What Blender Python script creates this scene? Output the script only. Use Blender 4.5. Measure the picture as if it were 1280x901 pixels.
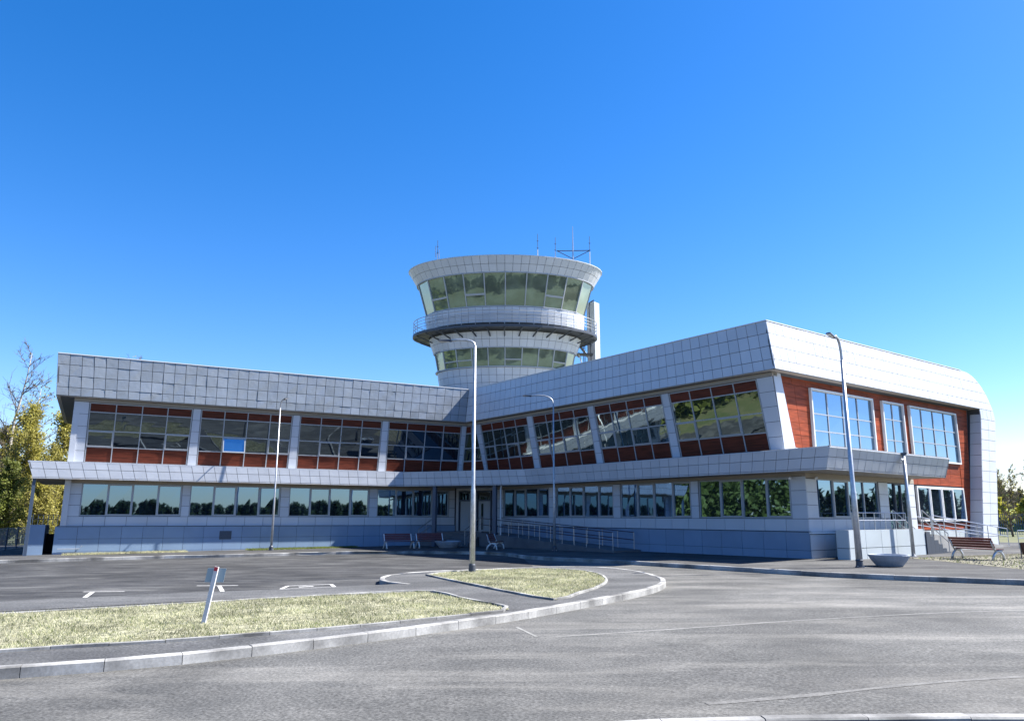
import bpy, math, random
import numpy as np
from mathutils import Vector, Matrix
random.seed(7); rng = np.random.default_rng(7)
scn = bpy.context.scene
for o in list(bpy.data.objects): bpy.data.objects.remove(o)
col = scn.collection
R = math.radians

# ------------------------------------------------------------------ camera, sky, sun, exposure
PITCH, ROLL, FPX, CAMH = R(11.63), R(.159), 943.618, 2.0
cam = bpy.data.objects.new('camera', bpy.data.cameras.new('camera')); col.objects.link(cam)
cam.data.sensor_width = 36; cam.data.lens = FPX/1280*36; cam.data.clip_end = 6000; cam.data.clip_start = .1
cp, sp, cr, sr = math.cos(PITCH), math.sin(PITCH), math.cos(ROLL), math.sin(ROLL)
rt, up, fw = Vector((cr, -sr*sp, sr*cp)), Vector((-sr, -cr*sp, cr*cp)), Vector((0, cp, sp))
M = Matrix((rt, up, -fw)).transposed().to_4x4(); M.translation = (0, 0, CAMH)
cam.matrix_world = M
scn.camera = cam
SUN = Vector((.906, .159, 1.0)).normalized()            # towards the sun
el = math.asin(SUN.z); az = math.atan2(SUN.x, SUN.y)      # az clockwise from +y
w = bpy.data.worlds.new('World'); scn.world = w; w.use_nodes = True
wn, wl = w.node_tree.nodes, w.node_tree.links
sky = wn.new('ShaderNodeTexSky'); sky.sky_type = 'NISHITA'; sky.sun_disc = False
sky.sun_elevation = el; sky.sun_rotation = az
sky.altitude = 200; sky.air_density = 1.0; sky.dust_density = .35; sky.ozone_density = 2.5
hs = wn.new('ShaderNodeHueSaturation'); hs.inputs['Saturation'].default_value = 1.4; hs.inputs['Value'].default_value = 1.0
tint = wn.new('ShaderNodeMix'); tint.data_type = 'RGBA'; tint.blend_type = 'MULTIPLY'; tint.inputs[0].default_value = 1; tint.inputs[7].default_value = (1.08, 1.0, 1.18, 1)
wl.new(sky.outputs[0], hs.inputs['Color']); wl.new(hs.outputs[0], tint.inputs[6]); wl.new(tint.outputs[2], wn['Background'].inputs['Color'])
wn['Background'].inputs['Strength'].default_value = .064
sun = bpy.data.objects.new('sun', bpy.data.lights.new('sun', 'SUN')); col.objects.link(sun)
sun.data.energy = 5.0; sun.data.angle = R(.53); sun.data.color = (1, .95, .87)
sun.rotation_euler = (-SUN).to_track_quat('-Z', 'Y').to_euler(); sun.location = (60, 10, 70)
scn.view_settings.view_transform = 'Standard'; scn.view_settings.look = 'None'
scn.view_settings.exposure = 1.68; scn.view_settings.gamma = 1; scn.view_settings.use_curve_mapping = False
scn.render.engine = 'CYCLES'

# ------------------------------------------------------------------ materials
ALB = .88
def mat(name, base, rough=.6, metal=0., var=0., vscale=1., grain=0., gscale=60., bump=0., bscale=20., spec=.5, stretch=None, cols=None, coord='Object'):
    base = tuple(c*ALB for c in base); cols = tuple(tuple(c*ALB for c in q) for q in cols) if cols else None
    m = bpy.data.materials.new(name); m.use_nodes = True
    n, l = m.node_tree.nodes, m.node_tree.links; b = n['Principled BSDF']
    b.inputs['Base Color'].default_value = (*base, 1); b.inputs['Roughness'].default_value = rough
    b.inputs['Metallic'].default_value = metal; b.inputs['Specular IOR Level'].default_value = spec
    geo = n.new('ShaderNodeNewGeometry'); mp = n.new('ShaderNodeMapping'); l.new(geo.outputs['Position'], mp.inputs[0])
    if stretch: mp.inputs['Scale'].default_value = stretch
    cur = None
    if var or grain or cols:
        src = None
        t = n.new('ShaderNodeTexNoise'); t.inputs['Scale'].default_value = vscale; t.inputs['Detail'].default_value = 6; l.new(mp.outputs[0], t.inputs['Vector'])
        ramp = n.new('ShaderNodeValToRGB'); l.new(t.outputs[0], ramp.inputs[0])
        c0, c1 = cols if cols else ([c*(1-var) for c in base], [min(1, c*(1+var)) for c in base])
        ramp.color_ramp.elements[0].position = .32; ramp.color_ramp.elements[1].position = .68
        ramp.color_ramp.elements[0].color = (*c0, 1); ramp.color_ramp.elements[1].color = (*c1, 1)
        cur = ramp.outputs[0]
        if grain:
            g = n.new('ShaderNodeTexNoise'); g.inputs['Scale'].default_value = gscale; g.inputs['Detail'].default_value = 3; l.new(geo.outputs['Position'], g.inputs['Vector'])
            mr = n.new('ShaderNodeMapRange'); l.new(g.outputs[0], mr.inputs[0]); mr.inputs[1].default_value = .3; mr.inputs[2].default_value = .7
            mr.inputs[3].default_value = 1-grain; mr.inputs[4].default_value = 1+grain
            mx = n.new('ShaderNodeMix'); mx.data_type = 'RGBA'; mx.blend_type = 'MULTIPLY'; mx.inputs[0].default_value = 1
            l.new(cur, mx.inputs[6]); l.new(mr.outputs[0], mx.inputs[7]); cur = mx.outputs[2]
        l.new(cur, b.inputs['Base Color'])
    if bump:
        t2 = n.new('ShaderNodeTexNoise'); t2.inputs['Scale'].default_value = bscale; t2.inputs['Detail'].default_value = 4; l.new(geo.outputs['Position'], t2.inputs['Vector'])
        bp = n.new('ShaderNodeBump'); bp.inputs['Strength'].default_value = 1; bp.inputs['Distance'].default_value = bump; l.new(t2.outputs[0], bp.inputs['Height'])
        l.new(bp.outputs[0], b.inputs['Normal'])
    return m

def objrand(m, amount=.06):
    """slight brightness change from piece to piece"""
    n, l = m.node_tree.nodes, m.node_tree.links; b = n['Principled BSDF']
    oi = n.new('ShaderNodeObjectInfo'); mr = n.new('ShaderNodeMapRange'); l.new(oi.outputs['Random'], mr.inputs[0])
    mr.inputs[3].default_value = 1-amount; mr.inputs[4].default_value = 1+amount
    mx = n.new('ShaderNodeMix'); mx.data_type = 'RGBA'; mx.blend_type = 'MULTIPLY'; mx.inputs[0].default_value = 1
    s = b.inputs['Base Color']
    if s.is_linked: l.new(s.links[0].from_socket, mx.inputs[6])
    else: mx.inputs[6].default_value = s.default_value
    l.new(mr.outputs[0], mx.inputs[7]); l.new(mx.outputs[2], s); return m

def glass(name, tint, refl=.3, rcol=(.85, .93, 1), wav=.004):
    m = bpy.data.materials.new(name); m.use_nodes = True
    n, l = m.node_tree.nodes, m.node_tree.links; b = n['Principled BSDF']
    b.inputs['Base Color'].default_value = (*tint, 1); b.inputs['Roughness'].default_value = .5; b.inputs['Specular IOR Level'].default_value = 0
    geo = n.new('ShaderNodeNewGeometry')
    t = n.new('ShaderNodeTexNoise'); t.inputs['Scale'].default_value = .9; t.inputs['Detail'].default_value = 3; l.new(geo.outputs['Position'], t.inputs['Vector'])
    rp = n.new('ShaderNodeValToRGB'); l.new(t.outputs[0], rp.inputs[0])
    rp.color_ramp.elements[0].position = .4; rp.color_ramp.elements[1].position = .7
    rp.color_ramp.elements[0].color = (*[c*.75 for c in tint], 1); rp.color_ramp.elements[1].color = (*[c*1.35 for c in tint], 1)
    l.new(rp.outputs[0], b.inputs['Base Color'])
    g = n.new('ShaderNodeBsdfGlossy'); g.inputs['Roughness'].default_value = .015; g.inputs['Color'].default_value = (*rcol, 1)
    t2 = n.new('ShaderNodeTexNoise'); t2.inputs['Scale'].default_value = 1.6; t2.inputs['Detail'].default_value = 1; l.new(geo.outputs['Position'], t2.inputs['Vector'])
    bp = n.new('ShaderNodeBump'); bp.inputs['Distance'].default_value = wav; l.new(t2.outputs[0], bp.inputs['Height']); l.new(bp.outputs[0], g.inputs['Normal'])
    fr = n.new('ShaderNodeFresnel'); fr.inputs[0].default_value = 1.5
    ma = n.new('ShaderNodeMath'); ma.operation = 'MULTIPLY_ADD'; l.new(fr.outputs[0], ma.inputs[0]); ma.inputs[1].default_value = 1-refl; ma.inputs[2].default_value = refl
    mx = n.new('ShaderNodeMixShader'); l.new(ma.outputs[0], mx.inputs[0]); l.new(b.outputs[0], mx.inputs[1]); l.new(g.outputs[0], mx.inputs[2])
    l.new(mx.outputs[0], n['Material Output'].inputs['Surface']); return m

MT = {}
MT['panel'] = objrand(mat('cladding_metal', (.53, .56, .615), .36, 0, .05, .6, bump=.012, bscale=1.7), .05)
MT['panel_rippled_shaded'] = objrand(mat('cladding_metal_rippled_shaded', (.285, .315, .355), .3, .2, .06, .7, bump=.022, bscale=2.0), .05)  # rippled, darker copy of the cladding: dim grazing light put into the colour
MT['joint'] = mat('joint_backing', (.06, .065, .075), .8)  # dark grey backing that shows in the joints between panels
MT['plinth'] = objrand(mat('plinth_cladding', (.20, .285, .41), .5, 0, .06, .8), .04)
MT['plinth_light'] = objrand(mat('terrace_cladding', (.40, .45, .48), .5, 0, .06, .8), .04)
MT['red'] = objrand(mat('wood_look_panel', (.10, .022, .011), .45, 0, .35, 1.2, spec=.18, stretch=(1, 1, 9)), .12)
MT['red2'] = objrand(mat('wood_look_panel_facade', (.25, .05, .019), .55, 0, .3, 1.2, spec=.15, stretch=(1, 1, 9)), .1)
MT['frame'] = mat('aluminium_frame', (.36, .38, .41), .4, .2)
MT['white'] = mat('white_trim', (.66, .67, .68), .45)
MT['soffit'] = mat('beige_soffit', (.34, .30, .25), .7, 0, .06, .5)
MT['roof'] = mat('roof_membrane', (.27, .28, .24), .8, 0, .15, .4)
MT['glassL'] = objrand_glass = glass('window_glass', (.008, .012, .02), .30, (.40, .68, 1), .0005)
MT['glassU'] = glass('dark_window_glass', (.006, .009, .014), .08, (.7, .88, 1), .0008)
MT['glassR'] = glass('green_window_glass', (.008, .016, .018), .24, (.75, .92, .92), .002)
MT['glassF'] = glass('blue_window_glass', (.01, .03, .06), .36, (.6, .82, 1), .0008)
MT['glassT'] = glass('tower_glass', (.125, .15, .115), .16, (.75, .95, 1), .0008)
MT['steel'] = mat('galvanised_steel', (.50, .52, .55), .4, .55, .15, 6, grain=.1, gscale=30)
MT['rail'] = mat('stainless_rail', (.45, .46, .48), .3, .7)
MT['dark'] = mat('dark_void', (.015, .016, .02), .9)
MT['darkmetal'] = mat('dark_painted_metal', (.06, .07, .09), .5, .3)
MT['bluegrey'] = mat('blue_grey_column_paint', (.05, .075, .12), .45)
MT['door'] = mat('white_door_leaf', (.34, .37, .41), .5)
MT['concrete'] = mat('concrete', (.25, .25, .245), .85, 0, .25, 1.6, grain=.12, gscale=40)
MT['kerb'] = objrand(mat('kerb_concrete', (.5, .5, .48), .85, 0, 0, 1.1, grain=.15, gscale=25, cols=((.09, .09, .09), (.44, .44, .43))), .14)
MT['step'] = mat('step_stone', (.13, .13, .14), .8, 0, .12, 2, grain=.08)
MT['seat'] = mat('bench_varnished_wood', (.12, .02, .016), .5, 0, .25, 3, stretch=(1, 1, 6))
MT['bin'] = mat('brown_bin', (.07, .03, .03), .5)
MT['planter'] = mat('planter_concrete', (.34, .38, .44), .75, 0, .1, 3, grain=.08, gscale=50)
MT['soil'] = mat('soil', (.08, .06, .045), .95, 0, .4, 6)
MT['signback'] = mat('sign_back_sheet', (.28, .36, .41), .5, .2)
MT['signpost'] = mat('white_painted_post', (.55, .56, .60), .6, 0, .06, 5)
MT['redpaint'] = mat('red_paint', (.45, .02, .04), .5)
MT['paint'] = mat('road_paint', (.55, .55, .54), .7, 0, .15, 5, grain=.2, gscale=30)
MT['dust'] = mat('dusty_seam', (.20, .20, .192), .9, 0, .2, 3)
MT['seam'] = mat('faint_seam', (.125, .124, .12), .9, 0, .25, 2.5, grain=.3, gscale=26)
MT['bark'] = mat('bark', (.13, .105, .08), .9, 0, .4, 4)
MT['birch'] = mat('birch_bark', (.42, .40, .36), .85, 0, .35, 3, stretch=(1, 1, 4))
MT['fence'] = mat('fence_metal', (.30, .33, .38), .5, .3)
MT['bluefence'] = mat('blue_fence_paint', (.03, .09, .26), .5)

def leafmat(name, c):
    m = mat(name, c, .7, 0, .4, .8); n, l = m.node_tree.nodes, m.node_tree.links; b = n['Principled BSDF']
    tr = n.new('ShaderNodeBsdfTranslucent'); mx = n.new('ShaderNodeMixShader'); mx.inputs[0].default_value = .45
    l.new(b.inputs['Base Color'].links[0].from_socket, tr.inputs[0]); l.new(b.outputs[0], mx.inputs[1]); l.new(tr.outputs[0], mx.inputs[2])
    l.new(mx.outputs[0], n['Material Output'].inputs['Surface']); return m
MT['leaf_y'] = leafmat('spring_leaf_yellow_green', (.36, .33, .075))
MT['leaf_g'] = leafmat('leaf_green', (.17, .20, .04))
MT['leaf_d'] = leafmat('leaf_dark', (.03, .05, .018))
MT['leaf_bank'] = leafmat('bush_leaf_yellow', (.42, .40, .06))
MT['needle'] = leafmat('far_wood_foliage', (.06, .08, .035))
MT['blade'] = leafmat('dry_grass_blade', (.43, .425, .28))
MT['blade2'] = leafmat('green_grass_blade', (.13, .17, .04))

def asphalt(name, dark, light, dust, streak=(.25, 1.2, 1)):
    m = mat(name, dark, .88, 0, 0, 1.0, grain=.45, gscale=26, bump=.004, bscale=60, cols=(dark, light), spec=.3)
    n, l = m.node_tree.nodes, m.node_tree.links; b = n['Principled BSDF']
    geo = n.new('ShaderNodeNewGeometry'); mp = n.new('ShaderNodeMapping'); mp.inputs['Scale'].default_value = streak; mp.inputs['Rotation'].default_value = (0, 0, R(-14))
    l.new(geo.outputs['Position'], mp.inputs[0])
    t = n.new('ShaderNodeTexNoise'); t.inputs['Scale'].default_value = .7; t.inputs['Detail'].default_value = 7; t.inputs['Roughness'].default_value = .62; t.inputs['Distortion'].default_value = .6; l.new(mp.outputs[0], t.inputs['Vector'])
    rp = n.new('ShaderNodeMapRange'); l.new(t.outputs[0], rp.inputs[0]); rp.inputs[1].default_value = .47; rp.inputs[2].default_value = .78; rp.inputs[4].default_value = .75
    mx = n.new('ShaderNodeMix'); mx.data_type = 'RGBA'; l.new(rp.outputs[0], mx.inputs[0])
    l.new(b.inputs['Base Color'].links[0].from_socket, mx.inputs[6]); mx.inputs[7].default_value = (*dust, 1)
    t3 = n.new('ShaderNodeTexNoise'); t3.inputs['Scale'].default_value = .16; t3.inputs['Detail'].default_value = 3; t3.inputs['Distortion'].default_value = 1.2; l.new(geo.outputs['Position'], t3.inputs['Vector'])
    r3 = n.new('ShaderNodeMapRange'); l.new(t3.outputs[0], r3.inputs[0]); r3.inputs[1].default_value = .35; r3.inputs[2].default_value = .65; r3.inputs[3].default_value = .78; r3.inputs[4].default_value = 1.3
    t4 = n.new('ShaderNodeTexVoronoi'); t4.inputs['Scale'].default_value = 38; l.new(geo.outputs['Position'], t4.inputs['Vector'])
    r4 = n.new('ShaderNodeMapRange'); l.new(t4.outputs['Color'], r4.inputs[0]); r4.inputs[3].default_value = .72; r4.inputs[4].default_value = 1.32
    mm = n.new('ShaderNodeMath'); mm.operation = 'MULTIPLY'; l.new(r3.outputs[0], mm.inputs[0]); l.new(r4.outputs[0], mm.inputs[1])
    mx3 = n.new('ShaderNodeMix'); mx3.data_type = 'RGBA'; mx3.blend_type = 'MULTIPLY'; mx3.inputs[0].default_value = 1; l.new(mx.outputs[2], mx3.inputs[6]); l.new(mm.outputs[0], mx3.inputs[7])
    l.new(mx3.outputs[2], b.inputs['Base Color']); return m
MT['road'] = asphalt('road_asphalt', (.068, .069, .068), (.098, .098, .095), (.19, .185, .172))
MT['parking'] = asphalt('parking_asphalt', (.026, .027, .029), (.045, .046, .048), (.12, .12, .118), (.5, 1.6, 1))
MT['path'] = asphalt('path_asphalt', (.062, .064, .067), (.09, .092, .094), (.14, .14, .138))
MT['plaza'] = asphalt('plaza_asphalt', (.034, .035, .037), (.062, .062, .063), (.13, .13, .125))
MT['ground'] = mat('rough_grassland', (.12, .13, .05), .95, 0, 0, .25, grain=.3, gscale=8, cols=((.06, .085, .02), (.13, .125, .055)))
MT['bank'] = mat('spring_grass_bank', (.16, .20, .03), .95, 0, 0, .6, grain=.3, gscale=5, cols=((.12, .17, .02), (.25, .26, .05)))
MT['turf'] = mat('dry_turf', (.3, .29, .14), .95, 0, 0, 6.0, grain=.35, gscale=22, cols=((.07, .07, .035), (.40, .39, .27)))
MT['gravel'] = mat('gravel', (.30, .27, .20), .95, 0, 0, 7, grain=.4, gscale=18, cols=((.10, .10, .055), (.21, .195, .15)))
MT['stone'] = objrand(mat('stone_chip', (.20, .185, .15), .9, 0, .3, 3), .2)

# ------------------------------------------------------------------ object helpers
W = {}
def mk(name, verts, faces, m, parent=None, smooth=False, base=False):
    v = np.array([tuple(p) for p in verts], float)
    c = (v.min(0)+v.max(0))/2
    if base or parent is None: c[2] = v[:, 2].min()
    me = bpy.data.meshes.new(name); me.from_pydata((v-c).tolist(), [], faces); me.update()
    me.materials.append(MT[m] if isinstance(m, str) else m)
    if smooth: me.polygons.foreach_set('use_smooth', [True]*len(me.polygons))
    o = bpy.data.objects.new(name, me); col.objects.link(o)
    W[o] = Vector(c)
    if parent is not None:
        o.parent = parent; o.location = W[o]-W[parent]
    else: o.location = c
    return o
def empty(name, loc):
    o = bpy.data.objects.new(name, None); col.objects.link(o); o.location = loc; o.empty_display_size = .3; W[o] = Vector(loc); return o
def tag(o, label, cat=None, group=None):
    o['label'] = label
    if cat: o['category'] = cat
    if group: o['group'] = group
    return o
def struct(o): o['kind'] = 'structure'; return o
def V(p): return Vector(p)
class MB:
    def __init__(s): s.v = []; s.f = []
    def hexa(s, a):
        """8 corners: 4 of one face, then 4 of the opposite face in the same order"""
        i = len(s.v); s.v += [tuple(p) for p in a]
        s.f += [(i, i+3, i+2, i+1), (i+4, i+5, i+6, i+7)]+[(i+k, i+(k+1) % 4, i+4+(k+1) % 4, i+4+k) for k in range(4)]; return s
    def slab(s, A, B, C, D, n, t0, t1):
        n = V(n); return s.hexa([V(p)+n*t0 for p in (A, B, C, D)]+[V(p)+n*t1 for p in (A, B, C, D)])
    def box(s, c, sx, sy, sz, rz=0):
        c = V(c); ca, sa = math.cos(rz), math.sin(rz); ux, uy = Vector((ca, sa, 0))*sx/2, Vector((-sa, ca, 0))*sy/2
        q = [c-ux-uy, c+ux-uy, c+ux+uy, c-ux+uy]; h = Vector((0, 0, sz)); return s.hexa(q+[p+h for p in q])
    def bar(s, a, b, wx, wy=None, upv=(0, 0, 1)):
        a, b = V(a), V(b); d = (b-a).normalized(); u = d.cross(V(upv))
        if u.length < 1e-4: u = d.cross(Vector((1, 0, 0)))
        u.normalize(); v = u.cross(d); wy = wy or wx
        q = [(-1, -1), (1, -1), (1, 1), (-1, 1)]
        return s.hexa([a+u*wx/2*i+v*wy/2*j for i, j in q]+[b+u*wx/2*i+v*wy/2*j for i, j in q])
    def tube(s, pts, rad, n=8, caps=True):
        pts = [V(p) for p in pts]; rad = rad if isinstance(rad, (list, tuple)) else [rad]*len(pts)
        i0 = len(s.v); pu = None
        for k, p in enumerate(pts):
            d = (pts[min(k+1, len(pts)-1)]-pts[max(k-1, 0)]).normalized()
            if pu is None:
                pu = d.cross(Vector((0, 0, 1)))
                if pu.length < 1e-3: pu = d.cross(Vector((1, 0, 0)))
            u = (pu-d*pu.dot(d)).normalized(); v = d.cross(u); pu = u
            for j in range(n):
                a = 2*math.pi*j/n; s.v.append(tuple(p+(u*math.cos(a)+v*math.sin(a))*rad[k]))
        for k in range(len(pts)-1):
            for j in range(n):
                a, b = i0+k*n+j, i0+k*n+(j+1) % n; s.f.append((a, b, b+n, a+n))
        if caps:
            s.f.append(tuple(i0+j for j in range(n))[::-1]); s.f.append(tuple(i0+(len(pts)-1)*n+j for j in range(n)))
        return s
    def lathe(s, c, prof, n=24, sx=1, sy=1):
        i0 = len(s.v)
        for r, z in prof:
            for j in range(n):
                a = 2*math.pi*j/n; s.v.append((c[0]+r*sx*math.cos(a), c[1]+r*sy*math.sin(a), c[2]+z))
        for k in range(len(prof)-1):
            for j in range(n):
                a, b = i0+k*n+j, i0+k*n+(j+1) % n; s.f.append((a, b, b+n, a+n))
        s.f.append(tuple(i0+j for j in range(n))[::-1]); s.f.append(tuple(i0+(len(prof)-1)*n+j for j in range(n))); return s
    def build(s, name, m, parent=None, smooth=False): return mk(name, s.v, s.f, m, parent, smooth)
def lerp(a, b, t): return a+(b-a)*t
def bil(q, u, v): A, B, C, D = [V(p) for p in q]; return lerp(lerp(A, B, u), lerp(D, C, u), v)
def nrm(q, out): n = (V(q[1])-V(q[0])).cross(V(q[3])-V(q[0])).normalized(); return n if n.dot(V(out)) > 0 else -n
def fr(n): return [i/n for i in range(n+1)]
def grid(name, parent, q, us, vs, out, m, gap=.024, t=.03, jit=.003, stuff=None, skip=None):
    """cladding panels on the bilinear patch q; each one an object, those where stuff(i,j) holds joined into one"""
    n = nrm(q, out); sm = MB(); A, B, C, D = [V(p) for p in q]
    lu = ((B-A).length+(C-D).length)/2; lv = ((D-A).length+(C-B).length)/2
    for i in range(len(us)-1):
        for j in range(len(vs)-1):
            if skip and skip(i, j): continue
            gu, gv = min(gap/2/lu, (us[i+1]-us[i])*.2), min(gap/2/lv, (vs[j+1]-vs[j])*.2)
            u0, u1, v0, v1 = us[i]+gu, us[i+1]-gu, vs[j]+gv, vs[j+1]-gv
            c = [bil(q, u0, v0), bil(q, u1, v0), bil(q, u1, v1), bil(q, u0, v1)]
            jj = [random.uniform(-jit, jit) for _ in range(4)]
            pts = [p-n*t for p in c]+[p+n*e for p, e in zip(c, jj)]
            if stuff and stuff(i, j): sm.hexa(pts)
            else: MB().hexa(pts).build(name, m, parent)
    if sm.v: o = sm.build(name+'s_beyond', m, parent); o['kind'] = 'stuff'

# ------------------------------------------------------------------ plan: the three facades
AL, AR = R(61.397), R(36.893); dL, dR, dF = 50.649, -31.218, -20.819
uL, nL = Vector((math.sin(AL), math.cos(AL), 0)), Vector((math.cos(AL), -math.sin(AL), 0))
uR, nR = Vector((-math.sin(AR), math.cos(AR), 0)), Vector((-math.cos(AR), -math.sin(AR), 0))
uF, nF = Vector((math.cos(AR), math.sin(AR), 0)), Vector((math.sin(AR), -math.cos(AR), 0))
Z = Vector((0, 0, 1))
def PL(s, o, z=0): return nL*(-dL+o)+uL*s+Z*z
def PR(s, o, z=0): return nR*(dR+o)+uR*s+Z*z
def PF(s, o, z=0): return nF*(dF+o)+uF*s+Z*z
def isect(p, u, q, v):
    d = u.x*v.y-u.y*v.x; t = ((q.x-p.x)*v.y-(q.y-p.y)*v.x)/d; return Vector((p.x+u.x*t, p.y+u.y*t, 0))
def LR(o, z): p = isect(PL(0, o), uL, PR(0, o), uR); p.z = z; return p
def RF(o, of, z): p = isect(PR(0, o), uR, PF(0, of), uF); p.z = z; return p
def G(x): return .0097*max(-45, min(35, x))-.085
zP, zSill, zW, zCB, zCT, zUB, zUT, zPB, zPT = 1.34, 1.93, 3.78, 3.96, 4.93, 4.95, 8.39, 8.65, 11.04
C0, C1 = PL(22.95, 0), PR(43.4, 0); uC = (C1-C0).normalized(); nC = Vector((uC.y, -uC.x, 0)); LC = (C1-C0).length
if nC.y > 0: nC = -nC
def PC(s, o, z=0): return C0+uC*s+nC*o+Z*z

# ------------------------------------------------------------------ ground
def sheet(name, pts, m, dz, kind=True, parent=None, sub=0):
    v = [(x, y, G(x)+dz) for x, y in pts]
    import bmesh
    bm = bmesh.new(); f = bm.faces.new([bm.verts.new(p) for p in v]); bmesh.ops.triangulate(bm, faces=[f])
    me = bpy.data.meshes.new(name); bm.normal_update(); bm.to_mesh(me); bm.free(); me.materials.append(MT[m])
    if me.polygons[0].normal.z < 0: me.flip_normals()
    o = bpy.data.objects.new(name, me); col.objects.link(o); W[o] = Vector((0, 0, 0))
    if parent is not None: o.parent = parent; o.location = -W[parent]
    elif kind: struct(o)
    return o
xs = [-2500, -300, -45, -20, 0, 35, 300, 2500]; ys = [-2500, -300, -40, 0, 60, 120, 400, 3000]
gv = [(x, y, G(x)-.06) for y in ys for x in xs]; nx = len(xs)
gf = [(j*nx+i, j*nx+i+1, (j+1)*nx+i+1, (j+1)*nx+i) for j in range(len(ys)-1) for i in range(nx-1)]
tag(struct(mk('ground', gv, gf, 'ground')), 'rough grassland reaching out to the horizon around the forecourt')
tag(sheet('road', [(-44.9, -30), (34.9, -30), (34.9, 58), (5, 50), (-44.9, 46.5)], 'road', 0), 'grey dusty asphalt road in front of the terminal')
tag(sheet('parking_lot', [(-44.8, 2), (-12.5, 18.9), (-9.3, 20.5), (-6.4, 21.55), (-4.2, 22.6), (-3, 23.2), (-3.5, 24.5), (-4.3, 26.5), (-2.5, 29), (1, 31), (.6, 38.6), (-.2, 41), (-1.9, 43.5), (-5.4, 44.5), (-9.7, 44.6), (-14.8, 42.4), (-18.7, 41.2), (-23, 39), (-30, 35.4), (-44.8, 29)], 'parking', .004), 'dark asphalt parking area with swirling tyre dust')
# paved apron and pavement round the building
kf = [(-44, 28.5), (-30, 35.5), (-24.86, 38.2), (-22.98, 39.2), (-18.64, 41.4), (-14.78, 42.5), (-9.62, 44.75), (-5.47, 44.5), (-1.76, 43.5), (-.1, 41.3), (.63, 39.0), (1.57, 37.5), (4.31, 34.7), (6.53, 31.8), (9.06, 28.5), (11.16, 25.9), (15.01, 22.9), (19, 19.6), (26, 13)]
tag(sheet('pavement', kf[:]+[(34.5, 18), (34.5, 50), (12, 68), (-12, 68), (-44, 58)], 'plaza', .15), 'dark asphalt pavement along the foot of the terminal')

def resample(pts, step):
    P = [Vector((x, y)) for x, y in pts]
    # Catmull-Rom smoothing, then even spacing
    Q = []
    for i in range(len(P)-1):
        p0, p1, p2, p3 = P[max(i-1, 0)], P[i], P[i+1], P[min(i+2, len(P)-1)]
        for k in range(12):
            t = k/12; Q.append(.5*((2*p1)+(p2-p0)*t+(2*p0-5*p1+4*p2-p3)*t*t+(3*p1-p0-3*p2+p3)*t**3))
    Q.append(P[-1]); out = [Q[0]]; acc = 0
    for a, b in zip(Q, Q[1:]):
        d = (b-a).length; pos = 0
        while acc+d-pos >= step:
            pos += step-acc; out.append(a+(b-a)*(pos/d)); acc = 0
        acc += d-pos
    if (out[-1]-Q[-1]).length > step*.3: out.append(Q[-1])
    return out
def kerb(name, label, pts, wd, z0, z1, step=1.0, m='kerb', stone='kerb_stone', limit=None):
    P = resample(pts, step); mid = P[len(P)//2]
    root = empty(name, (mid.x, mid.y, G(mid.x))); struct(root); tag(root, label)
    nn = []
    for i in range(len(P)):
        d = (P[min(i+1, len(P)-1)]-P[max(i-1, 0)]).normalized(); nn.append(Vector((-d.y, d.x)))
    bed = MB()
    for i in range(len(P)-1):
        a, b = P[i], P[i+1]; d = (b-a).normalized()*.008
        bv = .018 if wd > .1 else .006
        hz = random.uniform(-.006, .006); w0 = wd/2
        q = []
        for (zz, ww) in ((z0, w0), (z1-bv+hz, w0), (z1+hz, w0-bv)):
            a2, b2 = a+d*.6, b-d*.6
            q.append([(a2+nn[i]*ww, zz), (b2+nn[i+1]*ww, zz), (b2-nn[i+1]*ww, zz), (a2-nn[i]*ww, zz)])
        v = [(p.x, p.y, G(p.x)+zz) for r in q for p, zz in r]
        f = [(0, 1, 2, 3), (8, 11, 10, 9)]
        for k in (0, 4):
            for j in range(4): f.append((k+j, k+4+j, k+4+(j+1) % 4, k+(j+1) % 4))
        mk(stone, v, f, m, root)
    return root
kerb('pavement_kerb', 'grey concrete kerb between the parking area and the terminal pavement', kf[1:18], .16, -.05, .16)
# island of paths and dry grass
outer = [(-22, 3.6), (-14, 7.6), (-9.5, 9.6), (-6.87, 10.77), (-5.27, 11.47), (-3.96, 12.38), (-2.58, 13.53), (-1.19, 14.85), (.18, 16.34), (1.48, 18.0), (2.86, 19.9), (3.88, 21.6), (4.46, 23.1), (4.69, 24.7), (4.51, 27.2), (3.9, 29.1), (2.6, 30.4), (1.0, 30.2), (-1.17, 29.15), (-2.31, 28.6), (-3.39, 27.9), (-4.0, 27.1), (-4.22, 26.0), (-4.1, 24.8), (-3.75, 23.9), (-2.9, 22.9)]
sm = [(p.x, p.y) for p in resample(outer, .6)]
tag(sheet('traffic_island', sm+[(-2.3, 20.9), (-5, 20), (-9, 18), (-14, 15.3), (-22, 11)], 'path', .15), 'raised island of grey asphalt paths between road and parking')
kerb('island_kerb', 'pale worn concrete kerb curving round the traffic island', outer, .17, -.05, .158)
tag(sheet('footpath', [(-22, 13.8), (-12.33, 19.0), (-9.2, 20.6), (-6.37, 21.66), (-4.13, 22.64), (-2.9, 23.29), (-2.2, 20.9), (-5.0, 19.95), (-8.3, 18.4), (-11.1, 16.9), (-22, 11.2)], 'path', .158), 'narrow strip of asphalt footpath beside the parking area')
g1 = [(-22, 4.9), (-12, 9.6), (-7.62, 11.9), (-5.59, 12.68), (-3.34, 13.85), (-1.23, 15.42), (-.04, 16.63), (-1.13, 18.72), (-2.31, 20.6), (-4.79, 19.6), (-7.95, 17.85), (-10.63, 16.45), (-14, 14.6), (-22, 10.4)]
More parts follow.
